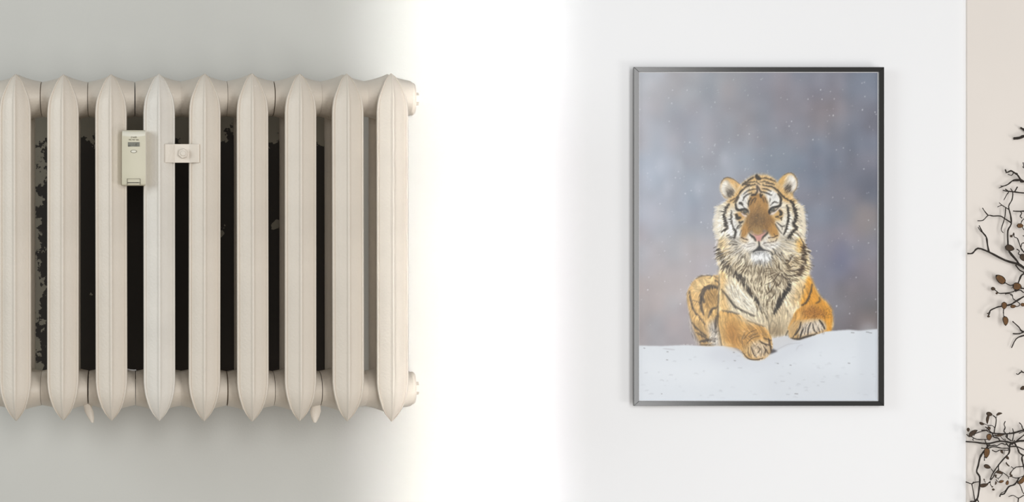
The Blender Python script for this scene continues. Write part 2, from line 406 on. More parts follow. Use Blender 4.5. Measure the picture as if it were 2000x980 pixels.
    for _ in range(70):
        x, y = rng.uniform(600, 850), rng.uniform(590, 880)
        a = rng.uniform(.2, 1.0)
        stroke('B', [(x, y), (x-22*math.cos(a), y+22*math.sin(a))], rng.uniform(3, 6), (92, 64, 34) if rng.random() < .6 else (240, 220, 186), .45, 1)
    # ---- right paw
    poly('B', [(1036, 600), (1034, 650), (1052, 690), (1130, 703), (1200, 684), (1300, 655), (1392, 618), (1392, 560), (1365, 518), (1290, 502), (1190, 512), (1110, 520), (1060, 560)], (206, 164, 102), 1, 2)
    poly('B', [(1150, 560), (1230, 530), (1340, 520), (1390, 570), (1380, 610), (1250, 650), (1140, 670)], (218, 206, 190), .9, 7)
    poly('B', [(1055, 690), (1130, 690), (1200, 668), (1300, 650), (1200, 688), (1130, 706)], (54, 48, 44), .9, 3)
    for pts, w in (([(1155, 540), (1140, 600), (1100, 660)], 12), ([(1180, 600), (1160, 640), (1150, 680)], 14), ([(1250, 545), (1225, 600), (1220, 655)], 11), ([(1270, 560), (1280, 610), (1310, 640)], 9), ([(1330, 520), (1360, 560), (1380, 600)], 16), ([(1200, 590), (1190, 650)], 9), ([(1320, 590), (1335, 630)], 9), ([(1120, 620), (1080, 680)], 8), ([(1030, 620), (1010, 660)], 16)):
        stroke('B', pts, w, (58, 50, 44), .8, 1.6)
    for _ in range(50):
        x, y = rng.uniform(1150, 1380), rng.uniform(530, 640)
        stroke('B', [(x, y), (x-6, y+16)], 5, (236, 228, 216) if rng.random() < .6 else (110, 84, 60), .5, 1)
    # ---- chest stripes
    dk = (50, 44, 38)
    for pts, w, a in (([(470, 60), (590, 150), (660, 240), (715, 310), (745, 350)], 46, .92), ([(735, 330), (765, 390), (782, 440)], 24, .8),
                      ([(395, 225), (450, 290), (520, 380), (600, 430), (715, 480)], 17, .85), ([(400, 428), (470, 435), (560, 460)], 13, .8), ([(640, 520), (720, 550), (810, 580)], 9, .6),
                      ([(1040, 120), (1040, 200), (995, 265), (950, 330), (900, 450)], 52, .95), ([(1000, 240), (960, 340), (930, 400)], 50, .8),
                      ([(1262, 175), (1245, 260), (1205, 345), (1160, 375)], 17, .9), ([(1330, 300), (1335, 330), (1300, 355)], 13, .8), ([(1190, 190), (1180, 210)], 16, .7), ([(1145, 270), (1135, 300)], 12, .6), ([(1110, 310), (1120, 330)], 8, .5),
                      ([(372, 90), (364, 300), (360, 430), (362, 560), (380, 680), (396, 760)], 8, .8), ([(355, 380), (356, 560)], 12, .6), ([(430, 190), (480, 250)], 7, .4),
                      ([(600, 10), (605, 120)], 16, .7), ([(830, 430), (850, 560), (860, 640)], 10, .5), ([(800, 340), (820, 430), (830, 520)], 12, .55), ([(880, 520), (920, 560)], 10, .4)):
        stroke('B', pts, w, dk, a, 3)
    for _ in range(170):                                            # dark flecks on the red-brown upper arm
        x, y = rng.uniform(1170, 1450), rng.uniform(385, 500)
        stroke('B', [(x, y), (x+rng.uniform(-4, 4), y+7)], 4, (78, 50, 22), .55, 1)
    for _ in range(90):
        x, y = rng.uniform(400, 560), rng.uniform(110, 330)
        stroke('B', [(x, y), (x+5, y+8)], 4, (150, 118, 72), .4, 1)

    # ---- ears
    poly('1', [(290, 560), (220, 490), (175, 380), (185, 270), (240, 190), (320, 158), (430, 190), (520, 260), (600, 340), (480, 520)], (226, 176, 102), 1, 2)
    poly('1', [(300, 560), (230, 490), (180, 390), (195, 290), (250, 215), (330, 230), (400, 330), (470, 420), (400, 520)], (224, 214, 196), .95, 5)
    poly('1', [(270, 360), (340, 370), (440, 410), (440, 460), (380, 540), (310, 520), (290, 440)], (84, 74, 62), .85, 9)
    stroke('1', [(190, 265), (235, 190), (315, 160), (430, 192), (540, 275)], 16, (78, 64, 48), .8, 2)
    stroke('1', [(215, 480), (270, 530)], 16, (86, 76, 66), .6, 2)
    poly('2', [(400, 250), (470, 150), (560, 85), (640, 68), (710, 110), (760, 200), (770, 300), (740, 390), (680, 460), (690, 560), (560, 520), (440, 380)], (228, 176, 92), 1, 2)
    poly('2', [(560, 130), (640, 100), (710, 140), (755, 220), (765, 310), (720, 400), (650, 450), (560, 440), (480, 340), (560, 240)], (226, 216, 200), .95, 6)
    poly('2', [(530, 330), (600, 280), (660, 240), (660, 320), (660, 400), (620, 480), (560, 420)], (70, 58, 46), .88, 10)
    stroke('2', [(520, 110), (590, 72), (660, 72), (730, 140), (770, 250), (755, 360), (690, 450)], 13, (66, 54, 44), .75, 2)
    for _ in range(26):
        x, y = rng.uniform(490, 620), rng.uniform(190, 360)
        stroke('2', [(x, y), (x+50, y-55)], 7, (236, 222, 194), .5, 1)
        x, y = rng.uniform(320, 450), rng.uniform(250, 400)
        stroke('1', [(x, y), (x+60, y+45)], 7, (232, 214, 176), .45, 1)

    # ---- ruff and head
    poly('F', [(440, 92), (380, 120), (330, 155), (290, 190), (250, 250), (190, 310), (140, 345), (100, 375), (98, 430), (82, 490), (76, 540), (85, 600), (108, 640), (112, 690), (96, 740), (90, 800), (104, 880), (160, 940), (260, 985), (420, 1010), (600, 1010), (780, 1000), (880, 960), (905, 900), (900, 820), (885, 760), (868, 690), (850, 640), (864, 560), (860, 500), (856, 420), (835, 365), (790, 318), (740, 270), (640, 180), (600, 135), (540, 98), (480, 98)], (234, 216, 180), 1, 2)
    poly('F', [(440, 96), (370, 130), (300, 190), (230, 280), (180, 330), (240, 350), (300, 300), (440, 240), (600, 260), (700, 340), (790, 340), (720, 250), (620, 160), (540, 102)], (226, 178, 104), 1, 6)
    poly('F', [(110, 380), (170, 350), (190, 420), (175, 560), (190, 640), (120, 640), (82, 560), (95, 450)], (234, 226, 208), .9, 8)
    poly('F', [(780, 340), (850, 410), (862, 540), (850, 640), (760, 660), (790, 540), (790, 430)], (234, 220, 194), .9, 8)
    poly('F', [(180, 380), (240, 330), (260, 420), (220, 520), (190, 480)], (234, 206, 156), .8, 7)
    poly('F', [(200, 400), (260, 400), (290, 500), (300, 600), (300, 660), (220, 660), (180, 560)], (230, 226, 216), .9, 7)
    poly('F', [(640, 350), (760, 360), (770, 460), (740, 600), (660, 650), (620, 600), (660, 470)], (230, 222, 204), .95, 7)
    poly('F', [(680, 360), (760, 350), (780, 420), (740, 480), (690, 440)], (232, 204, 152), .6, 9)
    poly('F', [(110, 650), (150, 640), (200, 690), (210, 770), (140, 800), (112, 720)], (232, 192, 122), .8, 10)
    poly('F', [(790, 660), (840, 650), (850, 740), (800, 780), (785, 720)], (232, 180, 92), .9, 7)
    poly('F', [(860, 780), (900, 830), (905, 930), (860, 970), (850, 880)], (240, 208, 150), .8, 8)
    poly('F', [(180, 640), (300, 640), (380, 760), (360, 900), (220, 860), (160, 760)], (214, 202, 180), .6, 14)
    poly('F', [(560, 760), (700, 660), (790, 760), (760, 880), (640, 960), (560, 880)], (206, 190, 158), .7, 14)
    poly('F', [(330, 830), (400, 860), (470, 890), (560, 860), (620, 800), (680, 860), (640, 960), (540, 1010), (430, 1000), (350, 940)], (128, 112, 86), .55, 16)
    poly('F', [(200, 640), (290, 640), (320, 740), (300, 800), (220, 740)], (140, 132, 120), .45, 10)
    poly('F', [(640, 650), (740, 620), (760, 690), (680, 760), (590, 780)], (140, 132, 118), .45, 10)
    poly('F', [(110, 760), (170, 760), (250, 860), (330, 950), (280, 960), (150, 880)], (140, 120, 88), .4, 10)
    poly('F', [(700, 830), (860, 790), (850, 900), (760, 960), (690, 930)], (190, 160, 110), .5, 10)
    # forehead, brows
    poly('F', [(320, 190), (440, 140), (560, 150), (620, 220), (540, 260), (440, 210), (330, 250)], (228, 192, 136), .9, 7)
    poly('F', [(272, 330), (300, 262), (350, 218), (400, 200), (385, 270), (368, 330), (372, 390), (340, 400), (280, 390)], (230, 227, 220), 1, 4)
    poly('F', [(530, 300), (520, 250), (570, 225), (620, 250), (642, 300), (640, 345), (600, 372), (560, 400), (548, 380)], (230, 228, 222), 1, 4)
    poly('F', [(360, 225), (430, 190), (430, 260), (380, 260)], (230, 188, 120), .8, 5)
    ell('F', (452, 215), (18, 38), (204, 180, 176), .7, 5)
    # nose bridge
    poly('F', [(385, 285), (440, 255), (490, 262), (525, 300), (545, 370), (552, 425), (600, 475), (622, 560), (628, 625), (560, 640), (540, 595), (490, 605), (450, 616), (400, 596), (372, 600), (350, 650), (308, 645), (308, 580), (338, 500), (362, 430), (372, 350)], (176, 124, 56), 1, 4)
    poly('F', [(390, 300), (450, 275), (515, 310), (530, 380), (450, 400), (385, 370)], (192, 138, 66), .8, 10)
    poly('F', [(372, 450), (440, 430), (540, 450), (540, 540), (460, 570), (390, 560)], (134, 98, 52), .8, 14)
    poly('F', [(360, 470), (395, 500), (400, 590), (372, 580)], (140, 108, 62), .6, 8)
    poly('F', [(520, 480), (548, 500), (545, 590), (515, 570)], (134, 92, 42), .6, 8)
    poly('F', [(400, 560), (430, 590), (470, 605), (500, 580), (470, 555)], (190, 156, 92), .6, 8)
    poly('F', [(490, 580), (520, 572), (535, 590), (505, 605)], (132, 112, 104), .8, 3)
    poly('F', [(385, 575), (410, 585), (405, 600), (385, 598)], (150, 132, 110), .8, 3)
    poly('F', [(312, 560), (345, 520), (360, 600), (345, 650), (315, 650)], (196, 138, 60), .9, 6)
    poly('F', [(560, 560), (600, 520), (625, 590), (620, 640), (570, 650)], (196, 138, 58), .9, 6)
    # eye surrounds
    poly('F', [(252, 440), (300, 410), (340, 440), (340, 470), (300, 500), (270, 480)], (214, 160, 84), .9, 5)
    poly('F', [(590, 440), (640, 390), (670, 420), (660, 480), (620, 490), (580, 470)], (216, 164, 84), .9, 5)
    # muzzle, chin
    poly('F', [(305, 655), (345, 640), (375, 600), (410, 650), (450, 690), (455, 720), (420, 755), (380, 765), (320, 730)], (228, 222, 212), 1, 5)
    poly('F', [(470, 690), (510, 650), (545, 605), (575, 640), (640, 660), (640, 710), (590, 750), (530, 752), (485, 725)], (228, 222, 212), 1, 5)
    poly('F', [(310, 640), (350, 640), (372, 665), (340, 690), (312, 680)], (222, 186, 128), .7, 6)
    poly('F', [(560, 640), (620, 625), (630, 660), (570, 680), (530, 670)], (224, 190, 132), .7, 6)
    poly('F', [(395, 780), (470, 752), (545, 765), (575, 800), (560, 845), (510, 870), (440, 868), (395, 840)], (236, 236, 234), 1, 6)
    ell('F', (470, 775), (70, 16), (176, 176, 178), .7, 7)
    poly('F', [(465, 708), (500, 738), (545, 757), (470, 752), (400, 770), (440, 735)], (56, 56, 58), 1, 2)
    stroke('F', [(400, 768), (430, 752), (470, 752), (540, 757), (570, 765)], 6, (50, 48, 50), .8, 2)
    poly('F', [(372, 592), (392, 612), (425, 632), (442, 664), (432, 676), (414, 652), (384, 628)], (62, 54, 46), 1, 2)
    poly('F', [(542, 586), (538, 610), (504, 640), (484, 668), (478, 662), (492, 622), (520, 604)], (62, 54, 46), 1, 2)
    poly('F', [(394, 604), (420, 612), (455, 620), (490, 606), (512, 594), (520, 600), (488, 634), (478, 666), (458, 676), (440, 664), (430, 636)], (222, 152, 140), 1, 2)
    ell('F', (458, 650), (14, 14), (206, 132, 124), .6, 4)
    stroke('F', [(395, 602), (420, 612), (455, 620), (490, 606), (515, 592)], 6, (120, 84, 60), .6, 2)
    stroke('F', [(460, 672), (463, 694), (466, 716)], 15, (58, 54, 54), .95, 2)
    # eyes
    for k, ln, iris in (('F', [(262, 385), (290, 398), (318, 394), (345, 392), (366, 408), (372, 428)], (342, 413)), ('F', [(548, 425), (558, 396), (580, 378), (610, 372), (650, 362)], (580, 396))):
        stroke(k, ln, 16, (34, 30, 28), .95, 2)
        ell(k, iris, (20, 17), (40, 36, 32), 1, 2)
        ell(k, (iris[0]+1, iris[1]), (12, 10), (118, 119, 106), 1, 1.5)
        ell(k, (iris[0], iris[1]-1), (4, 4), (30, 30, 28), .95, 1.5)
        ell(k, (iris[0]-4, iris[1]-5), (2.4, 1.6), (206, 208, 204), .7, 1)
    stroke('F', [(305, 412), (325, 432), (355, 440)], 9, (40, 34, 30), .85, 2)
    stroke('F', [(312, 428), (330, 446), (352, 456)], 12, (228, 204, 200), .95, 2)
    stroke('F', [(560, 440), (590, 428), (615, 404), (640, 386)], 13, (226, 208, 204), .95, 2)
    stroke('F', [(566, 420), (600, 408), (630, 382)], 8, (40, 34, 30), .85, 2)
    poly('F', [(545, 405), (560, 400), (562, 440), (552, 438)], (34, 30, 28), .95, 2)
    stroke('F', [(372, 392), (378, 412), (370, 440)], 10, (222, 200, 170), .7, 2)

    poly('F', [(225, 450), (250, 470), (262, 540), (300, 590), (290, 640), (240, 600), (222, 520)], (236, 234, 228), .9, 4)
    poly('F', [(185, 470), (212, 480), (235, 580), (240, 640), (205, 640), (185, 560)], (234, 232, 226), .9, 4)
    poly('F', [(640, 560), (690, 500), (700, 400), (690, 470), (665, 540), (640, 520), (600, 500), (640, 590)], (236, 232, 224), .8, 4)
    poly('F', [(722, 420), (752, 440), (740, 540), (700, 620), (680, 600), (715, 520)], (236, 230, 216), .85, 4)
    poly('1', [(235, 480), (190, 390), (205, 300), (255, 230), (320, 250), (270, 330), (260, 400), (290, 500)], (236, 230, 216), .9, 4)
    poly('2', [(640, 120), (700, 150), (748, 230), (755, 310), (715, 390), (670, 420), (675, 330), (670, 240), (610, 200)], (236, 230, 220), .9, 4)
    # stripes of the head
    dk = (46, 40, 34)
    S = [('1', [(600, 312), (700, 262), (800, 240), (880, 236)], 20), ('1', [(540, 470), (600, 392), (680, 335), (780, 305), (860, 292)], 24), ('1', [(620, 480), (690, 422), (780, 392), (860, 375)], 22),
         ('1', [(612, 600), (640, 530), (700, 482), (775, 462)], 26), ('1', [(430, 640), (500, 540), (560, 445), (630, 372)], 20), ('1', [(465, 640), (500, 580), (530, 530)], 30), ('1', [(360, 620), (430, 575), (510, 520)], 14),
         ('1', [(590, 300), (680, 240), (760, 185), (820, 150)], 30), ('1', [(870, 120), (890, 160), (940, 180)], 80), ('1', [(650, 292), (700, 300), (745, 290)], 24), ('1', [(880, 300), (882, 420), (860, 480)], 30),
         ('1', [(775, 505), (810, 490), (855, 490)], 40), ('1', [(720, 710), (720, 630), (765, 555)], 28), ('1', [(755, 680), (790, 600), (850, 545)], 18), ('1', [(830, 640), (862, 560)], 16), ('1', [(940, 480), (960, 540)], 46),
         ('1', [(540, 655), (570, 650), (600, 680)], 52), ('1', [(600, 690), (640, 745), (690, 800)], 10), ('1', [(470, 660), (482, 740), (510, 780), (600, 790)], 46), ('1', [(490, 870), (500, 930), (560, 930)], 70),
         ('1', [(376, 990), (386, 900), (392, 800)], 28), ('1', [(255, 990), (245, 870), (285, 750), (345, 670)], 54), ('1', [(900, 330), (930, 400), (960, 450)], 26),
         ('3', [(368, -10), (390, 120), (412, 210), (455, 290), (490, 325)], 32), ('3', [(490, 270), (510, 220), (560, 180)], 26), ('3', [(520, 255), (580, 200)], 22), ('3', [(445, 270), (470, 330), (445, 450)], 40),
         ('3', [(360, 420), (440, 440)], 60), ('3', [(240, -10), (278, 140), (282, 250), (250, 300)], 70), ('3', [(190, 330), (250, 290)], 50), ('3', [(545, 385), (580, 290)], 14), ('3', [(540, 120), (560, 145), (610, 120)], 40),
         ('3', [(350, 478), (460, 482)], 20), ('3', [(370, 520), (490, 520)], 22), ('3', [(350, 565), (500, 560)], 30), ('3', [(300, 400), (340, 380)], 30),
         ('2', [(170, 262), (250, 270), (330, 296)], 26), ('2', [(70, 172), (170, 172), (290, 210), (360, 245)], 20), ('2', [(60, 240), (130, 236), (220, 240)], 14), ('2', [(110, 302), (200, 320), (300, 342), (380, 400), (440, 460), (520, 540), (620, 600), (700, 622)], 32),
         ('2', [(100, 370), (180, 382), (265, 422)], 24), ('2', [(80, 432), (170, 452), (275, 497)], 28), ('2', [(400, 470), (455, 550), (452, 640), (430, 700), (350, 735)], 48), ('2', [(290, 650), (340, 625), (395, 645)], 22), ('2', [(258, 692), (310, 640)], 14),
         ('2', [(430, 790), (462, 840), (440, 885)], 60), ('2', [(360, 915), (400, 905)], 45), ('2', [(570, 690), (590, 780), (602, 870), (600, 990)], 44), ('2', [(640, 610), (700, 700), (722, 800), (752, 900), (725, 990)], 62),
         ('2', [(110, 550), (132, 625)], 22), ('2', [(150, 540), (195, 645)], 15), ('2', [(60, 520), (100, 490)], 40), ('2', [(460, 930), (470, 980)], 24), ('2', [(250, 560), (245, 620)], 18), ('2', [(0, 260), (60, 290)], 26),
         ('4', [(600, -10), (592, 120), (572, 200), (550, 290), (510, 370)], 46), ('4', [(380, 140), (440, 190), (480, 215), (525, 200)], 22), ('4', [(480, 220), (480, 270)], 12), ('4', [(350, 170), (390, 240), (430, 300), (475, 350)], 18),
         ('4', [(745, -10), (732, 100), (700, 180), (762, 250), (690, 310)], 64), ('4', [(690, 300), (650, 370), (590, 430)], 66), ('4', [(400, 30), (470, 80)], 14), ('4', [(460, 60), (480, 40)], 30),
         ('4', [(740, 480), (735, 520)], 14), ('4', [(850, 460), (900, 560), (885, 640)], 26), ('4', [(890, 640), (930, 740), (880, 790), (935, 890), (880, 960)], 44), ('4', [(280, 720), (300, 750)], 44), ('4', [(300, 640), (350, 690), (330, 760)], 30), ('4', [(280, 800), (310, 820)], 40),
         ('4', [(700, 330), (760, 350), (850, 450)], 12), ('4', [(540, 470), (640, 470)], 18), ('4', [(450, 760), (480, 720)], 40), ('4', [(620, 830), (660, 790)], 34), ('4', [(510, 940), (545, 950)], 36)]
    for k, pts, w in S: stroke(k, pts, w, dk, .92, 2.2)
    # ---- fur: streaks along the lie of the coat
    x0, y0, x1, y1 = (1335-PX0)*SS, (332-PY0)*SS, (1638-PX0)*SS, (712-PY0)*SS
    sub = C[y0:y1, x0:x1]; h, w = sub.shape[:2]
    diff = np.abs(sub-tiger0[y0:y1, x0:x1]).sum(2)
    ctlF = [(440, 300, 0, -1), (440, 180, 0, -1), (350, 170, -.6, -1), (540, 170, .6, -1), (300, 300, -.6, -.7), (610, 300, .6, -.7), (190, 330, -1, -.5), (770, 330, 1, -.4), (200, 480, -1, .25), (130, 480, -1, .35), (730, 480, 1, .35), (830, 480, 1, .45),
            (120, 600, -1, .6), (850, 600, 1, .7), (220, 650, -1, .5), (700, 650, 1, .5), (450, 450, 0, 1), (330, 560, -.5, 1), (600, 560, .5, 1), (370, 720, -.8, .6), (560, 720, .8, .6), (470, 840, 0, 1), (400, 850, -.3, 1), (550, 850, .3, 1),
            (150, 760, -.9, .7), (250, 820, -.6, .9), (350, 900, -.3, 1), (480, 940, 0, 1), (620, 900, .4, .9), (760, 800, 1, .35), (860, 760, 1, .2), (780, 900, .9, .3), (860, 880, 1, .3), (200, 930, -.5, 1)]
    ctlB = [(200, 150, -.6, -.6), (280, 260, .3, 1), (120, 400, -.3, 1), (250, 650, .4, 1), (330, 650, -.4, 1), (450, 150, .4, 1), (600, 300, .6, .9), (450, 400, .4, 1), (800, 200, 0, 1), (850, 400, 0, 1), (900, 600, .1, 1), (1000, 350, .5, .9), (1150, 250, .4, 1), (1300, 300, .5, 1),
            (450, 600, .3, 1), (650, 620, .8, .7), (800, 660, .8, .8), (720, 820, .2, 1), (1100, 500, -.6, .9), (1250, 440, .1, 1), (1400, 520, .3, 1), (1250, 600, -.2, 1), (980, 120, .5, .8), (1120, 60, .9, .4)]
    yy, xx = np.mgrid[0:h, 0:w]
    fx = np.zeros((h, w)); fy = np.zeros((h, w))
    for k, lst in (('F', ctlF), ('B', ctlB)):
        for (cx, cy, dx, dy) in lst:
            p = tr(k, [(cx, cy)])[0]-np.array([x0, y0])
            wt = 1/((xx-p[0])**2+(yy-p[1])**2+300.)**1.5
            n = math.hypot(dx, dy); fx += wt*dx/n; fy += wt*dy/n
    ang = np.arctan2(fy, fx)+(noise(h, w, 22, 21)-.5)*1.1
    fx, fy = np.cos(ang), np.sin(ang)
    def lic(src, L):
        acc = src.copy()
        for sg in (1, -1):
            px, py = xx.astype(float), yy.astype(float)
            for _ in range(L):
                ix = np.clip(px, 0, w-1).astype(int); iy = np.clip(py, 0, h-1).astype(int)
                px = px+sg*fx[iy, ix]; py = py+sg*fy[iy, ix]
                ix = np.clip(px, 0, w-1).astype(int); iy = np.clip(py, 0, h-1).astype(int)
                acc += src[iy, ix]
        acc /= 2*L+1
        return (acc-acc.mean())/acc.std()
    l1 = lic(box(rng.random((h, w)), 1), 9)
    l2 = lic(box(rng.random((h, w)), 2), 16)
    # how long the coat is: short on the nose and limbs, long on the ruff
    lng = np.zeros((h, w))
    for k, c, r, v in (('F', (480, 900), (430, 200), 1.0), ('F', (130, 600), (110, 300), 1.0), ('F', (820, 600), (110, 330), 1.0), ('B', (820, 250), (380, 300), 1.0), ('F', (470, 150), (200, 50), .2), ('B', (250, 420), (200, 340), .8), ('B', (730, 700), (180, 160), .8)):
        p = tr(k, [c])[0]-np.array([x0, y0]); s = CR[k][2]/SS
        e = ((xx-p[0])/(r[0]/s))**2+((yy-p[1])/(r[1]/s))**2
        lng = np.maximum(lng, v*np.clip(1.6-e, 0, 1))
    lng = blur(lng, 8)
    p = tr('F', [(450, 450)])[0]-np.array([x0, y0]); keep = np.exp(-(((xx-p[0])/34.)**2+((yy-p[1])/50.)**2))
    amp = (0.9+2.6*lng)*(1-.4*keep)
    eyes = np.zeros((h, w))
    for c, r in (((335, 415), 46), ((590, 400), 52), ((460, 650), 60), ((465, 740), 60)):
        p = tr('F', [c])[0]-np.array([x0, y0]); s = CR['F'][2]/SS
        eyes = np.maximum(eyes, np.clip(1.5-np.hypot(xx-p[0], yy-p[1])/(r/s), 0, 1))
    amp *= 1-.9*np.clip(eyes, 0, 1)
    # keep the snow and the backdrop still
    ix = np.clip(xx+fx*amp*l1*.8+fx*amp*l2*.5, 0, w-1).astype(int); iy = np.clip(yy+fy*amp*l1*.8+fy*amp*l2*.5, 0, h-1).astype(int)
    body = (diff > .02).astype(float)
    snl = np.array([(1335, 674.5), (1400, 674), (1430, 675), (1445, 681), (1452, 694), (1465, 701), (1481, 705), (1494, 702), (1504, 694), (1510, 684), (1511.5, 661), (1540, 657), (1543, 662), (1561, 665), (1595, 655), (1615, 647), (1640, 646)])
    xsn = (snl[:, 0]-PX0)*SS-x0; ysn = (snl[:, 1]-PY0)*SS-y0
    below = (yy > np.interp(xx[0], xsn, ysn)[None, :])
    orig = sub.copy()
    new = .7*orig[iy, ix]+.3*box(orig[iy, ix], 1)
    new = np.where((body > 0)[..., None], .72*new+.28*orig, new)
    b2 = body[iy, ix]*(~below)
    mod = (0.5*l1+.55*l2)*(.035+.060*lng)*(1-.75*np.clip(eyes, 0, 1))
    lum = new.mean(2, keepdims=True); rt = tr('B', [(1100, 0)])[0][0]-x0; sat = np.where(xx > rt, .90, .80)[..., None]-.10*keep[..., None]
    new = (lum+(new-lum)*sat)*(1.03-.05*keep[..., None])
    new = np.clip(new*(1+mod[..., None]*1.7), 0, 1)
    gr = rng.normal(0, .028, (h, w))*(b2 > 0)
    new = new+gr[..., None]*np.array([1, .9, .7])*(0.7+keep[..., None])
    sub[:] = np.where((b2 > 0)[..., None] | ((body > 0) & (~below))[..., None], new, orig)

    # ---- crisp marks drawn over the coat: ears, paws, brows
    for _ in range(46):
        x, y = rng.uniform(285, 420), rng.uniform(370, 520)
        if (x-360)**2/75**2+(y-440)**2/85**2 < 1: stroke('1', [(x, y), (x+32, y+34)], rng.uniform(7, 13), (58, 50, 42), .55, 1)
        x, y = rng.uniform(540, 665), rng.uniform(270, 480)
        if (x-600)**2/62**2+(y-375)**2/105**2 < 1: stroke('2', [(x, y), (x-28, y+34)], rng.uniform(7, 13), (50, 40, 32), .55, 1)
    for pts, w_ in (([(1155, 535), (1142, 590), (1104, 662)], 11), ([(1182, 590), (1160, 640), (1146, 688)], 13), ([(1250, 540), (1228, 600), (1222, 662)], 12), ([(1268, 550), (1278, 610), (1312, 645)], 9), ([(1330, 515), (1362, 556), (1384, 604)], 15), ([(1202, 585), (1190, 655)], 8), ([(1318, 585), (1336, 632)], 9), ([(1122, 600), (1080, 684)], 8), ([(1060, 690), (1130, 700), (1200, 680), (1300, 652)], 11), ([(1215, 560), (1205, 580)], 8), ([(1290, 530), (1300, 560)], 6), ([(1350, 600), (1366, 620)], 8), ([(1130, 660), (1120, 694)], 12)):
        stroke('B', pts, w_, (50, 43, 38), .8, 1.2)
    for pts, w_ in (([(845, 690), (862, 750), (872, 815)], 12), ([(605, 835), (650, 886), (720, 898), (790, 884)], 8), ([(760, 715), (800, 742), (856, 756)], 10), ([(800, 685), (872, 712)], 9), ([(680, 775), (698, 835), (728, 872)], 8), ([(740, 765), (764, 798), (744, 832)], 7), ([(795, 765), (818, 806), (802, 850)], 9), ([(820, 796), (842, 838)], 12), ([(640, 740), (690, 690), (760, 670)], 7), ([(610, 700), (660, 640), (730, 610)], 5), ([(655, 780), (650, 830), (670, 870)], 7), ([(770, 790), (780, 830), (770, 870)], 6)):
        stroke('B', pts, w_, (66, 52, 40), .75, 1.2)
    for _ in range(60):
        x, y = rng.uniform(680, 850), rng.uniform(735, 870)
        a_ = rng.uniform(.6, 2.2); stroke('B', [(x, y), (x-16*math.cos(a_), y+16*math.sin(a_))], rng.uniform(4, 8), (232, 218, 196) if rng.random() < .62 else (120, 92, 60), .6, 1)
        x, y = rng.uniform(1150, 1380), rng.uniform(530, 640)
        stroke('B', [(x, y), (x-5, y+15)], rng.uniform(4, 8), (238, 230, 218) if rng.random() < .6 else (112, 88, 66), .6, 1)
    # ---- locks of the ruff and chest
    def dirat(x, y):
        ix = int(np.clip((x-PX0)*SS-x0, 0, w-1)); iy = int(np.clip((y-PY0)*SS-y0, 0, h-1))
        return fx[iy, ix], fy[iy, ix]
    def lock(x, y, L, wd, col, a):
        pts = []; cv = rng.normal(0, .10)
        for _ in range(5):
            pts.append(((x-PX0)*SS, (y-PY0)*SS))
            dx, dy = dirat(x, y); c, s = math.cos(cv), math.sin(cv); dx, dy = dx*c-dy*s, dx*s+dy*c
            x += dx*L/4; y += dy*L/4
        stroke(None, pts, wd*SS, col, a, .8)
    ruff = tr('F', [(190, 760), (330, 780), (400, 850), (470, 880), (560, 850), (600, 780), (760, 780), (880, 740), (890, 900), (800, 990), (700, 1060), (560, 1280), (480, 1300), (400, 1150), (300, 1040), (170, 920), (110, 800)])
    rb, rm = mask_poly(smooth(ruff, True), 1)
    ry, rx = np.nonzero(rm > .5)
    for i in range(900):
        j = rng.integers(len(rx)); x = (rx[j]+rb[0])/SS+PX0; y = (ry[j]+rb[1])/SS+PY0
        if i % 5 < 3: lock(x, y, rng.uniform(5, 13), rng.uniform(.8, 1.9), (78, 62, 42), rng.uniform(.4, .85))
        else: lock(x, y, rng.uniform(6, 13), rng.uniform(1.2, 2.4), (243, 230, 200), rng.uniform(.4, .8))
    # parting swirl on the right of the chest
    for a in np.linspace(-.5, 3.3, 26):
        r0, r1 = rng.uniform(5, 14), rng.uniform(24, 36)
        c = (1528.5, 529)
        b = a+rng.normal(0, .08)
        stroke('P', [(c[0]+r0*math.cos(a), c[1]+r0*math.sin(a)), (c[0]+.5*(r0+r1)*math.cos(b), c[1]+.5*(r0+r1)*math.sin(b)), (c[0]+r1*math.cos(a), c[1]+r1*math.sin(a)+2)], rng.uniform(.8, 1.5), (70, 54, 38), .7, .8)
        stroke('P', [(c[0]+r0*math.cos(a+.07), c[1]+r0*math.sin(a+.07)), (c[0]+r1*math.cos(a+.07), c[1]+r1*math.sin(a+.07))], 1.6, (240, 224, 190), .6, .8)
    for pts, w_ in (([(470, 470), (500, 500), (540, 520), (620, 520), (700, 500)], 18), ([(430, 480), (460, 540), (520, 580), (580, 570)], 20), ([(420, 500), (430, 590), (400, 660), (340, 700)], 14), ([(400, 470), (340, 540), (280, 620), (150, 680)], 12), ([(480, 310), (540, 300), (600, 200), (640, 170)], 18),
                   ([(500, 430), (600, 440), (720, 420), (800, 400)], 16), ([(330, 760), (310, 840), (240, 920)], 14), ([(300, 680), (240, 780), (150, 860)], 12)):
        stroke('6', pts, w_, (56, 44, 34), .85, 1.5)
    # dark edge of the ruff at both sides
    for i in range(150):
        t = rng.random()
        p = np.array([(1404, 484), (1408, 503), (1422, 520), (1440, 535), (1452, 545)])[[min(int(t*4), 3), min(int(t*4)+1, 4)]]
        q = p[0]+(p[1]-p[0])*(t*4 % 1)+rng.normal(0, 3.0, 2)+np.array([2.5, 0])
        lock(q[0], q[1], rng.uniform(4, 8), rng.uniform(.9, 1.6), (58, 50, 42), .7)
        q = np.array([1571+rng.normal(0, 3.2)-.6*max(0, t-.6)*40, 476+t*62])
        lock(q[0]-2, q[1], rng.uniform(4, 7), rng.uniform(.8, 1.5), (62, 44, 30), .62)
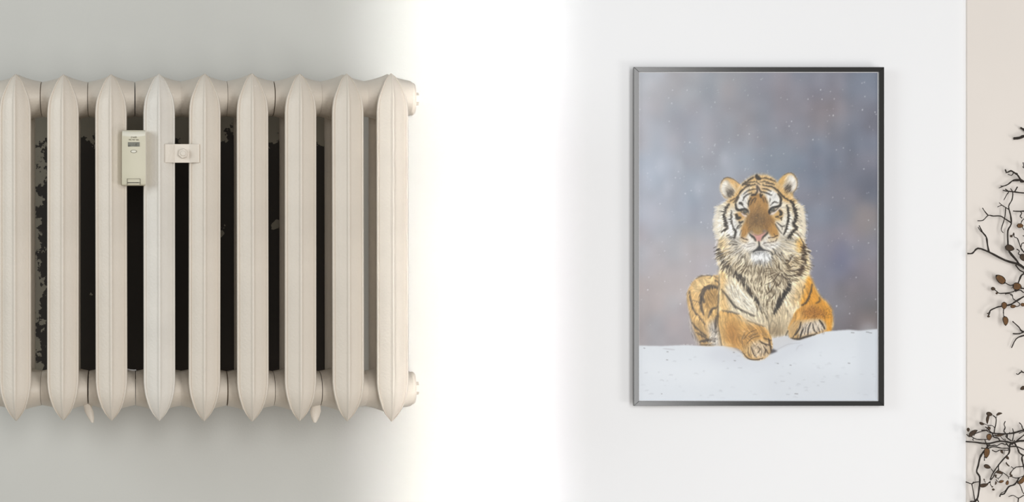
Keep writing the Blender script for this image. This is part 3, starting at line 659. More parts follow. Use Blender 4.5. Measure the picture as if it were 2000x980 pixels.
    # tufts breaking the outline of the cheeks
    for i in range(110):
        t = rng.random(); y = 402+t*62
        x = np.interp(y, [402, 420, 440, 456, 464], [1401, 1399, 1397, 1399, 1403])
        lock(x+5, y, rng.uniform(6, 11), rng.uniform(.6, 1.2), (240, 232, 214), .7)
        x = np.interp(y, [402, 420, 440, 456, 464], [1568, 1572, 1574, 1573, 1571])
        lock(x-5, y, rng.uniform(6, 11), rng.uniform(.6, 1.2), (240, 228, 204), .7)
    for i in range(70):                                             # chin beard
        x = rng.uniform(1465, 1512); y = rng.uniform(506, 514)
        stroke('P', [(x, y), (x+(x-1487)*.12, y+rng.uniform(5, 11))], rng.uniform(.8, 1.6), (84, 78, 70) if i % 3 else (236, 232, 224), .6, .8)
    for i in range(60):
        x, y = rng.normal(1486, 12), rng.normal(493.5, 2.6)
        ell('P', (x, y), (.6, .8), (70, 70, 74), .6, 1)
    for i in range(90):                                             # bristles at the mouth corners
        sgn = -1 if i % 2 else 1
        x = 1486+sgn*rng.uniform(24, 46); y = rng.uniform(482, 504)
        stroke('P', [(x, y), (x+sgn*rng.uniform(3, 7), y+rng.uniform(3, 8))], rng.uniform(.6, 1.1), (60, 54, 48) if rng.random() < .5 else (232, 226, 214), .55, .8)
    # whisker spots
    for k, rows in (('3', [([(590, 430), (640, 460), (700, 470)], 26), ([(690, 560), (740, 550), (800, 540), (850, 545)], 13), ([(640, 590), (700, 610), (760, 600), (840, 575)], 13), ([(600, 500), (660, 530), (720, 520)], 14)]),
                    ('4', [([(220, 440), (290, 430), (350, 410), (390, 390)], 24), ([(130, 540), (200, 525), (280, 515), (350, 500), (380, 460)], 20), ([(110, 560), (180, 590), (260, 585), (370, 565)], 15), ([(320, 360), (345, 385)], 14)])):
        for pts, w in rows:
            p = smooth(np.array(pts, float), False, 4)
            for q in p[::1]: ell(k, q+rng.normal(0, 3, 2), (w*.5, w*.42), (62, 46, 36), .75, 1.2)

    # whiskers
    for sx, lst in ((-1, [(1452, 478, 1398, 494), (1454, 481, 1392, 505), (1452, 484, 1406, 513), (1450, 486, 1414, 517), (1455, 488, 1428, 521), (1450, 476, 1424, 468), (1448, 479, 1420, 474), (1458, 490, 1440, 512), (1447, 474, 1420, 462), (1456, 486, 1396, 517)]),
                    (1, [(1521, 476, 1556, 503), (1524, 478, 1560, 498), (1520, 480, 1552, 508), (1518, 483, 1545, 510), (1516, 486, 1536, 512), (1526, 474, 1562, 486), (1524, 470, 1552, 470), (1514, 488, 1528, 514), (1522, 473, 1566, 500)])):
        for xa, ya, xb, yb in lst:
            stroke('P', [(xa, ya), ((xa+xb)/2, (ya+yb)/2-2.5), (xb, yb)], .85, (246, 242, 234), .8, .7)
    for i in range(200):                                            # speckled short coat of the nose
        x, y = 1482+rng.normal(0, 14), 425+rng.normal(0, 20)
        if y < 452: ell('P', (x, y), (.5, .7), (226, 168, 82) if i % 2 else (112, 72, 26), .5, 1)
    # a few flakes in front
    for _ in range(14):
        ell('P', (rng.uniform(1345, 1625), rng.uniform(345, 650)), (.6, .7), (240, 242, 246), .7, 1)
    C += rng.normal(0, .008, (H, W, 1))
    C = np.clip(C, 0, 1)
    return C.reshape(H//SS, SS, W//SS, SS, 3).mean((1, 3)), (PX0, PY0, PX1, PY1)
# ---------------------------------------------------------------- radiator
YF = -0.275                                   # crest of the front columns
kf = K(YF)
YH = -0.160                                   # axis of the hubs
kh = K(YH)
PITCH = 93.1*kf
CEN = [28+93.1*i for i in range(9)]           # crest of each section, as seen
def section_mesh():
    bm = bmesh.new()
    prof = [(0, 0), (.05, .3), (.085, 1.6), (.13, 4.6), (.22, 6.0), (.36, 7.8), (.52, 10.4), (.66, 13.6), (.76, 16.4), (.82, 17.6), (.855, 17.0), (.89, 15.2), (.94, 15.0), (.98, 16.6), (1.0, 20.0), (.98, 25), (.80, 33), (.40, 43)]
    ring = [(u, d) for u, d in prof]+[(0, 46)]+[(-u, d) for u, d in reversed(prof[1:])]
    rows = [0, 1.5, 3, 5, 8, 12, 16, 21, 27, 33, 40, 48, 56, 66, 78, 95]
    top, bot = 140.5, 825.5
    pys = [top+r for r in rows]+[top+95+(bot-top-190)*t/8 for t in range(1, 8)]+[bot-r for r in reversed(rows)]
    rings = []
    for py in pys:
        dt, db = py-top, bot-py
        if dt < db: w = interp(dt, [0, 3, 8, 16, 27, 45, 60, 75], [1.0, 4.5, 9, 14, 19, 26.5, 30, 31.2]); e = dt
        else: w = interp(db, [0, 3, 8, 16, 27, 45, 60, 76], [1.0, 3.6, 8, 14, 20, 26.2, 29.6, 31.2]); e = db
        rec = 34*max(0, 1-e/62)**2
        f = w/31.2; z = (490-py)*kf
        rings.append([(u*w*kf, YF+(rec+d*(.25+.75*f))*kf, z) for u, d in ring])
    loft(bm, rings)
    for yc, hw, hd in ((-.184, 24.0, .020), (-.100, 28.5, .026)):     # middle and rear columns
        rr = []
        for z in [(490-p)*kf for p in (190, 240, 360, 480, 600, 720, 770)]:
            rr.append([(hw*kf*math.copysign(abs(math.cos(a))**.8, math.cos(a)), yc+hd*math.copysign(abs(math.sin(a))**.9, math.sin(a)), z) for a in [2*math.pi*i/20 for i in range(20)]])
        loft(bm, rr)
    return bm
def hub_mesh(top):
    bm = bmesh.new(); rings = []; n = 28; h = PITCH/2-.0003
    for i in range(21):
        x = -h+2*h*i/20; t = abs(x)/h
        r = (34.0+13.0*(1-t)**1.55)*kh
        if i in (0, 20): r -= .0006
        rings.append([(x, YH+.080*(.82+.18*(1-t))*math.copysign(abs(math.sin(a))**.9, math.sin(a)), r*math.copysign(abs(math.cos(a))**.95, math.cos(a))) for a in [2*math.pi*j/n for j in range(n)]])
    loft(bm, rings)
    return bm
rx = P((CEN[0]+CEN[-1])/2, 0, YF).x
rad = thing('radiator', (rx, 0, CZ), 'cream painted cast-iron column radiator mounted on the grey wall', 'radiator')
sec_me = hub_me = None
rr = random.Random(3)
zt, zb = (490-193.5)*kh, (490-757.5)*kh
for i, cx in enumerate(CEN):
    x = P(cx, 0, YF).x-rx
    if sec_me is None:
        s = build('radiator_section', section_mesh(), M_rad, rad, (x, 0, 0), angle=50); sec_me = s.data
        hm = build('hub', hub_mesh(True), M_rad, s, (0, 0, zt), angle=60); hub_me = hm.data
    else:
        if i == 3:
            me = sec_me.copy(); me.materials.clear(); me.materials.append(M_rad_white)
        else: me = sec_me
        s = link('radiator_section', me, rad, None, (x, 0, 0))
        link('hub', hub_me, s, None, (0, 0, zt))
    if i == 3: s['label'] = 'whiter section next to the heat meter'
    link('hub', hub_me, s, None, (0, 0, zb))
    s.rotation_euler = (0, R(rr.uniform(-.12, .12)), R(rr.uniform(-.8, .8)))
    s.scale = (1, 1, 1+rr.uniform(-.004, .004))
bm = bmesh.new(); loft(bm, [[(x, YH+.0635*math.sin(a), 32.6*kh*math.cos(a)) for a in [2*math.pi*j/24 for j in range(24)]] for x in (-.0012, .0012)])
gk = build('gasket', bm, M_gasket, rad, ((P(CEN[0], 0, YF).x-rx)+PITCH/2, 0, zt))
for i in range(8):
    x = P(CEN[i], 0, YF).x-rx+PITCH/2
    for z in (zt, zb):
        if i == 0 and z == zt: continue
        link('gasket', gk.data, rad, None, (x, 0, z))
# end plugs at the free end
bm = bmesh.new()
loft(bm, [[(x, YH+r*math.sin(a), r*math.cos(a)) for a in [2*math.pi*j/24 for j in range(24)]] for x, r in ((-.002, .030), (.004, .0305), (.0075, .028), (.0085, .018))])
loft(bm, [[(x, YH+.012*math.sin(a), .012*math.cos(a)) for a in [2*math.pi*j/6 for j in range(6)]] for x in (.008, .015)])
pl = build('end_plug', bm, M_rad, rad, (P(CEN[8], 0, YF).x-rx+PITCH/2, 0, zt), angle=30)
link('end_plug', pl.data, rad, None, (P(CEN[8], 0, YF).x-rx+PITCH/2, 0, zb))

# clamp plate with nut, bridging two sections
yc = -.2655; kc = K(yc)
cl = P(355.5, 299.5, yc); cl.y = yc
bm = bmesh.new()
xs = [-33.5, -31, -18, -14, 14, 17.5, 31, 33.5]; ys = [-.0045, -.0050, -.0025, -.0008, -.0008, -.0025, -.0050, -.0045]
front = [(x*kc, y) for x, y in zip(xs, ys)]; back = [(x*kc, y+.0028) for x, y in reversed(list(zip(xs, ys)))]
loft(bm, [[(x, y, z) for x, y in front+back] for z in (-18.2*kc, 18.2*kc)])
es = [e for e in bm.edges if abs(e.verts[0].co.z-e.verts[1].co.z) < 1e-6]
bmesh.ops.bevel(bm, geom=es, offset=.0006, segments=1, affect='EDGES')
pt = build('clamp_plate', bm, M_rad, rad, (cl.x-rx, yc, cl.z-CZ), angle=20)
bm = bmesh.new(); loft(bm, [[(r*math.sin(a), y, r*math.cos(a)) for a in [2*math.pi*j/6+.2 for j in range(6)]] for y, r in ((-.0016, .0092), (-.0075, .0092), (-.0085, .0082))])
build('nut', bm, M_rad, pt, (2*kc, 0, -.5*kc), angle=20)
bm = bmesh.new(); loft(bm, [[(r*math.sin(a), y, r*math.cos(a)) for a in [2*math.pi*j/14 for j in range(14)]] for y, r in ((-.008, .0049), (-.0110, .0049), (-.0116, .004))])
build('bolt_end', bm, M_rad, pt, (2*kc, 0, -.5*kc), angle=30)

# ---------------------------------------------------------------- wall brackets carrying the radiator
def bracket(px, py, lean, label, wide):
    y0 = -.196; p = P(px, py, y0)
    t = thing('wall_bracket', (p.x, 0, p.z), label, 'bracket', 'wall brackets under the radiator')
    bm = bmesh.new()
    loft(bm, [[(sx*.006, y, z+sz*.011) for sx, sz in ((-1, -1), (1, -1), (1, 1), (-1, 1))] for y, z in ((-.0005, .004), (-.10, .004), (-.19, .012))])
    build('arm', bm, M_rad, t, smooth=False)
    bm = bmesh.new(); rings = []
    for i in range(9):
        u = i/8; z = .014-.041*u; w = wide*interp(u, [0, .12, .5, .8, 1], [.5, .75, 1, .72, .28]); x = lean*(u-.25)
        yy = y0+.004+.006*math.sin(u*2.2)
        rings.append([(x+w*math.cos(a), yy+.0035*math.sin(a), z) for a in [2*math.pi*j/12 for j in range(12)]])
    loft(bm, rings)
    build('hook_tip', bm, M_rad, t)
bracket(170, 797, .013, 'wall bracket hook under the second gap of the radiator, left', .0080)
bracket(618, 797, -.003, 'wall bracket hook under the radiator beside its seventh column', .0100)

# splinter of paint lying on the lower hub
bm = bmesh.new(); loft(bm, [[(x, .0016*math.cos(a), dz+.0013*math.sin(a)) for a in (0, 1.6, 3.1, 4.7)] for x, dz in ((-.0085, .0016), (-.003, .0002), (.004, -.0004), (.0085, -.0002))])
q = P(257, 0, YH-.010); o = build('paint_splinter', bm, M_mount, None, (q.x, YH-.010, CZ+zb+34.6*kh+.0012))
tag(o, 'thin white splinter lying on the lower radiator hub below the heat meter', 'splinter')

# ---------------------------------------------------------------- heat meter clipped between two sections
ym = -.2605; km = K(ym-.02)
mc = P(261.3, 308, ym-.02)
mt = thing('heat_meter', (mc.x, ym, mc.z), 'small beige plastic heat meter clipped onto the radiator fins', 'heat meter')
hw, hh = 23.3*km, 54*km
bm = bmesh.new(); rings = []
def meter_ring(z, ins, dy):
    n = 10; pts = []
    for i in range(n+1):
        u = -1+2*i/n
        pts.append((u*(hw-ins), -.024-.0022*(1-u*u)+dy, z))
    return [(-(hw-ins), 0, z)]+pts+[((hw-ins), 0, z)]
for z, ins, dy in ((-hh, .0012, .003), (-hh+.0012, .0003, .0009), (-hh+.003, 0, 0), (-hh*.5, 0, 0), (0, 0, 0), (hh*.5, 0, 0), (hh-.012, 0, 0), (hh-.004, .0002, .0012), (hh-.001, .0008, .0035), (hh, .002, .007)):
    rings.append(meter_ring(z, ins, dy))
loft(bm, rings)
build('meter_body', bm, M_meter, mt, angle=50)
def yfront(x): return -.024-.0022*(1-(x/hw)**2)
bm = bmesh.new(); rings = []                           # raised top shell, sloped back
for i, z in enumerate((hh-.0125, hh-.0105, hh-.004, hh-.0005)):
    d = (.0002, -.0006, .0006, .0046)[i]
    sag = (.003, .003, .0015, 0)[i]
    rings.append([(u*hw*.97, yfront(u*hw)+d, z+sag*(u*u-0.3)*.9) for u in [-1+2*j/12 for j in range(13)]]+[(hw*.97*u, -.010, z) for u in (1, -1)])
loft(bm, rings); build('top_shell', bm, M_meter_top, mt, angle=50)
def mp(px, py): return ((px-261.3)*km, (308-py)*km)
bm = bmesh.new(); x0, z0 = mp(250, 286.5); x1, z1 = mp(272.8, 278)
add_box(bm, x0, x1, -.0268, -.0245, z0, z1); dsp = build('display', bm, M_display, mt, smooth=False)
bm = bmesh.new()
def oval(bm, cx, cz, a, b, y0, y1):
    loft(bm, [[(cx+a*math.cos(t), y, cz+b*math.sin(t)) for t in [2*math.pi*j/20 for j in range(20)]] for y in (y0, y1)])
bx, bz = mp(261.2, 296); oval(bm, bx, bz, 6.2*km, 3.0*km, -.0235, -.0265); rim = build('button_rim', bm, M_ink, mt)
bm = bmesh.new(); oval(bm, bx, bz, 5.2*km, 2.2*km, -.0255, -.0271); build('button', bm, M_meter_top, mt)
bm = bmesh.new()
for a_, b_ in (((248.3, 349.2), (274.2, 349.8)), ((248.3, 361), (248.9, 349.2)), ((273.6, 361), (274.2, 349.2))):
    xa, za = mp(*a_); xb, zb_ = mp(*b_)
    add_box(bm, xa, xb, -.0266, -.0235, min(za, zb_), max(za, zb_))
la = build('latch', bm, M_ink, mt, smooth=False)
bm = bmesh.new(); xa, za = mp(251, 357.6); xb, zb_ = mp(271.5, 356.3); add_box(bm, xa, xb, -.0267, -.0235, za, zb_)
for px in (249.3, 272.6):
    xa, za = mp(px, 357.8); xb, zb_ = mp(px+1.4, 356.2); add_box(bm, xa, xb, -.0267, -.0235, za, zb_)
build('latch_slot', bm, M_slot, la, smooth=False)
def text_mesh(name, body, size, m, parent, loc):
    cu = bpy.data.curves.new(name, 'FONT'); cu.body = body; cu.size = size; cu.align_x = 'CENTER'; cu.align_y = 'CENTER'; cu.extrude = .0001; cu.resolution_u = 2
    t = bpy.data.objects.new(name, cu); col.objects.link(t)
    bpy.context.view_layer.update()
    me = bpy.data.meshes.new_from_object(t.evaluated_get(bpy.context.evaluated_depsgraph_get()))
    bpy.data.objects.remove(t); bpy.data.curves.remove(cu)
    o = link(name, me, parent, m, loc); o.rotation_euler = (math.pi/2, 0, 0)
    return o
x, z = mp(261.3, 268.4); text_mesh('printed_number', '21640', 4.6*km, M_ink, mt, (x, -.0266, z))
x, z = mp(261.3, 273.4); text_mesh('printed_number', '905 907 366', 3.9*km, M_ink, mt, (x, -.0266, z))

# ---------------------------------------------------------------- framed print
YP = -.0195                                            # front of the frame
kp = K(YP)
pc = P(1482.5, 461.5, YP)
fr = thing('framed_print', (pc.x, 0, pc.z), 'black framed print of a tiger lying on snow, hung on the white wall', 'picture')
def fp(px, py): return ((px-1482.5)*kp, (461.5-py)*kp)
ox0, oz1 = fp(1238, 131); ox1, oz0 = fp(1727, 792.3)
ix0, iz1 = fp(1248, 140.3); ix1, iz0 = fp(1716.5, 783.3)
YB = YP+.0055
for pts in ([(ox0, oz1), (ox1, oz1), (ix1, iz1), (ix0, iz1)], [(ox1, oz1), (ox1, oz0), (ix1, iz0), (ix1, iz1)], [(ox1, oz0), (ox0, oz0), (ix0, iz0), (ix1, iz0)], [(ox0, oz0), (ox0, oz1), (ix0, iz1), (ix0, iz0)]):
    bm = bmesh.new(); loft(bm, [[(x, y, z) for x, z in pts] for y in (YP, YB)])
    bmesh.ops.bevel(bm, geom=list(bm.edges), offset=.0004, segments=1, affect='EDGES')
    build('frame_rail', bm, M_frame, fr, smooth=False)
bm = bmesh.new(); add_box(bm, ix0-.003, ix1+.003, YB, YB+.003, iz0-.003, iz1+.003); build('backing_board', bm, M_back, fr, smooth=False)
bm = bmesh.new()
for x0, x1, z0, z1 in ((ix0, ix0+.0012, iz0, iz1), (ix1-.0012, ix1, iz0, iz1), (ix0+.0012, ix1-.0012, iz0, iz0+.0012), (ix0+.0012, ix1-.0012, iz1-.0012, iz1)):
    add_box(bm, x0, x1, YP+.0028, YP+.0048, z0, z1)
build('mount_edge', bm, M_mount, fr, smooth=False)
bm = bmesh.new(); add_box(bm, ix0-.0004, ix1+.0004, YP+.0010, YP+.0022, iz0-.0004, iz1+.0004); build('glass_pane', bm, M_glass, fr, smooth=False)
def picture_mesh():
    import numpy as np
    im, _ = paint_print()
    im = np.flipud(im); h, w = im.shape[:2]
    l = np.where(im <= .04045, im/12.92, ((im+.055)/1.055)**2.4)
    xs = np.linspace(ix0+.0006, ix1-.0006, w); zs = np.linspace(iz0+.0006, iz1-.0006, h)
    co = np.zeros((h, w, 3), np.float32); co[..., 0] = xs[None, :]; co[..., 1] = YP+.0050; co[..., 2] = zs[:, None]
    i = np.arange((h-1)*w).reshape(h-1, w)[:, :-1].ravel()
    q = np.stack([i, i+1, i+1+w, i+w], 1).astype(np.int32)
    me = bpy.data.meshes.new('print_sheet'); me.vertices.add(h*w); me.vertices.foreach_set('co', co.ravel())
    me.loops.add(q.size); me.loops.foreach_set('vertex_index', q.ravel())
    me.polygons.add(len(q)); me.polygons.foreach_set('loop_start', np.arange(0, q.size, 4, dtype=np.int32))
    me.update(calc_edges=True)
    at = me.color_attributes.new('ink', 'FLOAT_COLOR', 'POINT')
    rgba = np.ones((h*w, 4), np.float32); rgba[:, :3] = l.reshape(-1, 3)
    at.data.foreach_set('color', rgba.ravel())
    return me
o = link('print_sheet', picture_mesh(), fr, M_print); o['label'] = 'print of a tiger lying on snow under a grey sky'

# ---------------------------------------------------------------- dry branches in front of the beige wall
CROP = {'a': (1860, 220, 3.5), 'b': (1860, 480, 3.5), 'c': (1860, 700, 3.5), 'd': (1880, 790, 9.8), 'e': (1880, 880, 9.8)}
rb = random.Random(11)
def cr(k, p): o = CROP[k]; return (o[0]+p[0]/o[2], o[1]+p[1]/o[2])
def smoothline(pts, n=3):
    out = []
    for i in range(len(pts)-1):
        a, b, c, d = pts[max(i-1, 0)], pts[i], pts[i+1], pts[min(i+2, len(pts)-1)]
        for t in [j/n for j in range(n)]:
            out.append(.5*(2*b+(c-a)*t+(2*a-5*b+4*c-d)*t*t+(3*b-a-3*c+d)*t**3))
    return out+[pts[-1]]
def depth(px, py, base):                              # gentle sway towards and away from the wall
    return -.015+(base+.024)*.55+.003*math.sin(px*.06+py*.031)+.002*math.sin(py*.083+px*.02)
def stem(parent, k, pts, w0, w1, base, name='twig'):
    w0 *= 1.02; w1 *= 1.02
    org = parent.location
    p3 = [P(*q, depth(*q, base)) for q in (cr(k, p) for p in pts)]
    p3 = smoothline(p3, 3) if len(p3) > 2 else [p3[0], p3[0].lerp(p3[1], .5), p3[1]]
    bm = bmesh.new(); rings = []; n = len(p3)
    for i, p in enumerate(p3):
        t = (p3[min(i+1, n-1)]-p3[max(i-1, 0)]).normalized()
        s = t.cross(Vector((0, 1, 0))); s = s.normalized() if s.length > 1e-4 else Vector((1, 0, 0)); u = s.cross(t)
        r = .0005*(w0+(w1-w0)*i/(n-1))*(1+.16*rb.uniform(-1, 1)+(.18 if i % 5 == 0 else 0))
        rings.append([p-org+(s*math.cos(a)+u*math.sin(a))*r for a in [2*math.pi*j/6 for j in range(6)]])
    loft(bm, rings)
    return build(name, bm, M_twig, parent, angle=80)
def leaf(parent, k, c, L, W, ang, base, dark=False, bend=0.0):
    """pointed, cupped leaf blade; L and W in crop pixels, ang in degrees (0 = tip to the right, 90 = tip down)"""
    L *= 1.12; W *= 1.25; q = cr(k, c); y = depth(*q, base)-.002; o = P(*q, y); s = K(y)/CROP[k][2]; org = parent.location
    ca, sa = math.cos(R(ang)), math.sin(R(ang)); n = 9
    bm = bmesh.new(); top = []; bot = []
    for i in range(n):
        t = i/(n-1); x = (t-.5)*L; w = W*.5*(math.sin(math.pi*min(1, t*.93+.05))**.62)*(1.12-.30*t) if 0 < i < n-1 else .04*W
        off = bend*L*(t-.5)**2
        row = []
        for v in (-1, -.78, 0, .78, 1):
            xx, zz = x, v*w+off
            row.append((o-org+Vector(((xx*ca-zz*sa)*s, -(.12*W*s*(1-abs(v))*math.sin(math.pi*t))+.10*W*s*(t-.5)**2, -(xx*sa+zz*ca)*s))))
        top.append([bm.verts.new(p) for p in row]); bot.append([bm.verts.new(p+Vector((0, .0006, 0))) for p in row])
    for A, rev in ((top, False), (bot, True)):
        for i in range(n-1):
            for j in range(4):
                f = [A[i][j], A[i][j+1], A[i+1][j+1], A[i+1][j]]
                fc = bm.faces.new(list(reversed(f)) if rev else f)
                fc.material_index = 1 if (j in (0, 3) or i in (0, n-2)) else 0
    def side(A, B):
        for i in range(len(A)-1):
            bm.faces.new((A[i], A[i+1], B[i+1], B[i])).material_index = 1
    side([r[0] for r in top], [r[0] for r in bot]); side([r[-1] for r in top], [r[-1] for r in bot])
    side(top[0], bot[0]); side(top[-1], bot[-1])
    bmesh.ops.recalc_face_normals(bm, faces=bm.faces)
    me = bpy.data.meshes.new('leaf'); bm.to_mesh(me); bm.free()
    me.materials.append(M_leaf_dark if dark else M_leaf); me.materials.append(M_leaf_edge)
    for p in me.polygons: p.use_smooth = True
    return link('leaf', me, parent)
GRP = 'dry branches in front of the beige wall'
def branch(k, p, label, base): return thing('dry_branch', P(*cr(k, p), depth(*cr(k, p), base)), label, 'branch', GRP)

bs = -.024
t = branch('a', (560, 150), 'shortest leafless twig near the top right edge, above the other branches', bs)
stem(t, 'a', [(420, 176), (460, 172), (490, 160), (560, 150)], 4.5, 5.5, bs, 'main_stem'); stem(t, 'a', [(466, 102), (490, 116), (550, 152)], 3.5, 5, bs)

t = branch('a', (560, 492), 'thin forked twig reaching left above the tall upright branch, without leaves', bs-.006)
b0 = bs-.006
stem(t, 'a', [(560, 492), (490, 470), (468, 458), (445, 425), (420, 408), (400, 397), (372, 408), (362, 387)], 10*.45, 2.0, b0, 'main_stem')
for pts, w in (([(468, 458), (420, 460), (380, 490), (345, 503), (318, 515)], 2.2), ([(480, 462), (430, 466), (412, 468)], 1.6), ([(345, 503), (328, 498)], 1.4), ([(372, 408), (364, 412)], 1.4), ([(420, 408), (405, 428), (378, 420)], 1.6), ([(445, 420), (432, 412), (448, 414)], 1.2), ([(466, 462), (468, 474), (490, 474)], 1.8)):
    stem(t, 'a', pts, w+.8, w*.6, b0)

b0 = bs-.012                                           # tall upright branch rising from a long one that slants down to the right
t = branch('b', (560, 190), 'tall upright branch rising from a long slanting bough, one brown leaf', b0)
stem(t, 'b', [(103, 52), (138, 50), (175, 17), (250, 42), (360, 98), (450, 125), (490, 150), (560, 190)], 2.4, 5.2, b0, 'main_stem')
stem(t, 'b', [(250, 42), (240, -10), (232, -60), (205, -95), (183, -140)], 3.4, 2.2, b0)
stem(t, 'b', [(212, -85), (190, -105), (176, -130)], 1.8, 1.3, b0)
stem(t, 'b', [(455, 128), (440, 100), (390, 40), (382, 0), (380, -30), (380, -105), (403, -150), (398, -210), (385, -270), (408, -315), (413, -365), (398, -392)], 4.2, 1.6, b0, 'upright_stem')
for pts, w in (([(560, -362), (480, -362), (415, -370), (372, -374), (345, -380)], 2.6), ([(362, -388), (385, -370), (372, -350), (352, -312)], 2.0), ([(445, -404), (428, -374), (412, -366)], 2.2),
               ([(385, -250), (365, -262), (340, -278), (320, -296)], 2.0), ([(338, -278), (322, -272), (308, -266)], 1.6), ([(365, -260), (358, -190), (335, -115), (348, -90)], 2.0),
               ([(403, -158), (360, -185), (328, -204), (280, -204), (245, -208), (210, -175), (172, -172)], 2.4), ([(245, -208), (222, -235), (206, -260)], 2.2)):
    stem(t, 'b', pts, w, w*.7, b0)
leaf(t, 'b', (393, 14), 60, 36, 15, b0-.004, True)

b0 = bs-.018
t = branch('a', (560, 960), 'spindly twig at the right edge with a round brown leaf cap', b0)
stem(t, 'a', [(405, 845), (416, 832), (425, 850), (445, 860), (462, 905), (475, 935), (500, 960), (560, 990)], 1.4, 2.6, b0, 'main_stem')
for pts, w in (([(417, 672), (450, 674), (500, 672), (560, 670)], 2.6), ([(466, 676), (474, 688), (464, 708), (476, 720)], 2.0), ([(540, 700), (490, 725), (472, 748), (470, 768)], 1.6), ([(478, 775), (490, 800), (540, 830)], 1.8), ([(418, 822), (424, 838)], 1.6), ([(484, 340), (488, 362), (484, 372), (500, 382), (560, 400)], 2.0),
               ([(482, 838), (500, 848), (560, 860)], 1.8), ([(440, 932), (458, 945), (452, 965), (475, 975), (540, 985)], 2.0), ([(468, 930), (475, 895), (490, 890)], 1.8), ([(560, 670), (566, 800), (560, 990)], 3.0), ([(560, 400), (574, 540), (560, 670)], 3.0)):
    stem(t, 'a', pts, w*.85, w, b0)
leaf(t, 'a', (464, 772), 42, 26, 0, b0-.004); leaf(t, 'a', (404, 843), 16, 16, -60, b0, True); leaf(t, 'a', (420, 826), 12, 9, -90, b0, True)
leaf(t, 'b', (484, 80), 50, 34, 60, b0-.004, True)

b0 = bs-.010
t = branch('b', (560, 300), 'leafy branch at mid height with large brown drop-shaped leaves', b0)
stem(t, 'b', [(560, 255), (510, 180), (490, 190), (470, 205), (452, 250), (440, 275), (420, 312), (330, 325), (305, 312), (285, 296)], 3.6, 1.6, b0, 'main_stem')
for pts, w in (([(358, 250), (395, 270), (420, 265), (440, 275)], 2.0), ([(432, 130), (460, 165), (500, 186)], 2.6), ([(450, 285), (490, 292), (560, 300)], 3.0), ([(430, 310), (465, 302), (490, 320), (560, 340)], 2.4), ([(560, 300), (490, 345), (440, 375), (400, 400), (355, 410), (310, 418), (262, 440), (255, 460), (247, 475)], 3.2),
               ([(355, 412), (350, 440), (350, 465), (352, 485)], 2.0), ([(362, 330), (385, 325), (410, 335), (415, 360), (440, 378), (460, 395), (455, 410), (435, 415)], 1.8), ([(262, 440), (246, 460), (240, 464)], 1.4), ([(315, 318), (300, 328)], 1.6), ([(436, 270), (434, 250)], 1.4), ([(425, 275), (405, 290)], 1.4), ([(560, 255), (566, 280), (560, 340)], 3.4), ([(410, 335), (412, 345), (395, 332)], 1.2), ([(540, 398), (500, 402), (478, 402)], 1.6)):
    stem(t, 'b', pts, w, w*.75, b0)
leaf(t, 'b', (330, 228), 76, 42, 222, b0-.004); leaf(t, 'b', (444, 277), 56, 44, 5, b0-.006); leaf(t, 'b', (355, 408), 46, 32, 90, b0-.004); leaf(t, 'b', (365, 512), 60, 32, 82, b0-.002, False, .25)
leaf(t, 'b', (280, 293), 28, 20, 10, b0, True); leaf(t, 'b', (305, 323), 16, 12, -30, b0, True); leaf(t, 'b', (417, 413), 36, 20, -5, b0, False); leaf(t, 'b', (484, 402), 30, 20, 10, b0); leaf(t, 'b', (248, 482), 18, 12, 10, b0, True); leaf(t, 'b', (244, 462), 12, 8, 0, b0, True)

b0 = bs-.004
t = branch('b', (560, 600), 'bare three-forked twig at the right edge below the leafy branch', b0)
stem(t, 'b', [(412, 516), (455, 555), (480, 585), (560, 600)], 2.0, 3.2, b0, 'main_stem'); stem(t, 'b', [(415, 600), (460, 600), (485, 588)], 2.0, 2.4, b0); stem(t, 'b', [(405, 697), (437, 635), (490, 612), (560, 600)], 1.8, 3.0, b0)
t = branch('b', (560, 880), 'tiny twig at the right edge with one small drooping leaf', b0)
stem(t, 'b', [(438, 873), (450, 878), (470, 862), (490, 866), (560, 880)], 1.6, 2.6, b0, 'main_stem'); stem(t, 'b', [(470, 852), (484, 864)], 1.6, 2, b0); stem(t, 'b', [(560, 880), (520, 930), (492, 965)], 2.2, 1.2, b0)
leaf(t, 'b', (482, 972), 34, 22, 150, b0-.003, True)

b0 = bs-.008                                           # tangle at the bottom
t = branch('d', (1290, 690), 'long level bough in the lower tangle, ending at the white wall', b0)
stem(t, 'd', [(62, 705), (250, 720), (380, 738), (520, 740), (700, 700), (850, 710), (950, 730), (1060, 700), (1176, 690), (1290, 690)], 2.4, 3.8, b0, 'main_stem')
for pts, w in (([(210, 690), (195, 660), (220, 640)], 1.6), ([(430, 670), (440, 710), (460, 740)], 2), ([(460, 740), (480, 800), (520, 780), (510, 745)], 2.2), ([(480, 800), (610, 775), (660, 785), (750, 740), (820, 770), (840, 735)], 2), ([(840, 740), (890, 800), (1030, 800), (1176, 860), (1290, 900)], 2.4),
               ([(1000, 740), (1050, 830), (1090, 920), (1150, 960), (1290, 1000)], 2.8), ([(940, 760), (1000, 720), (1100, 640), (1176, 580), (1290, 500)], 2.6), ([(950, 700), (970, 620), (980, 540), (955, 455)], 2.0), ([(930, 690), (860, 640), (830, 600), (860, 580), (850, 640)], 2.4), ([(985, 680), (998, 690), (970, 700)], 1.4)):
    stem(t, 'd', pts, w, w*.8, b0)

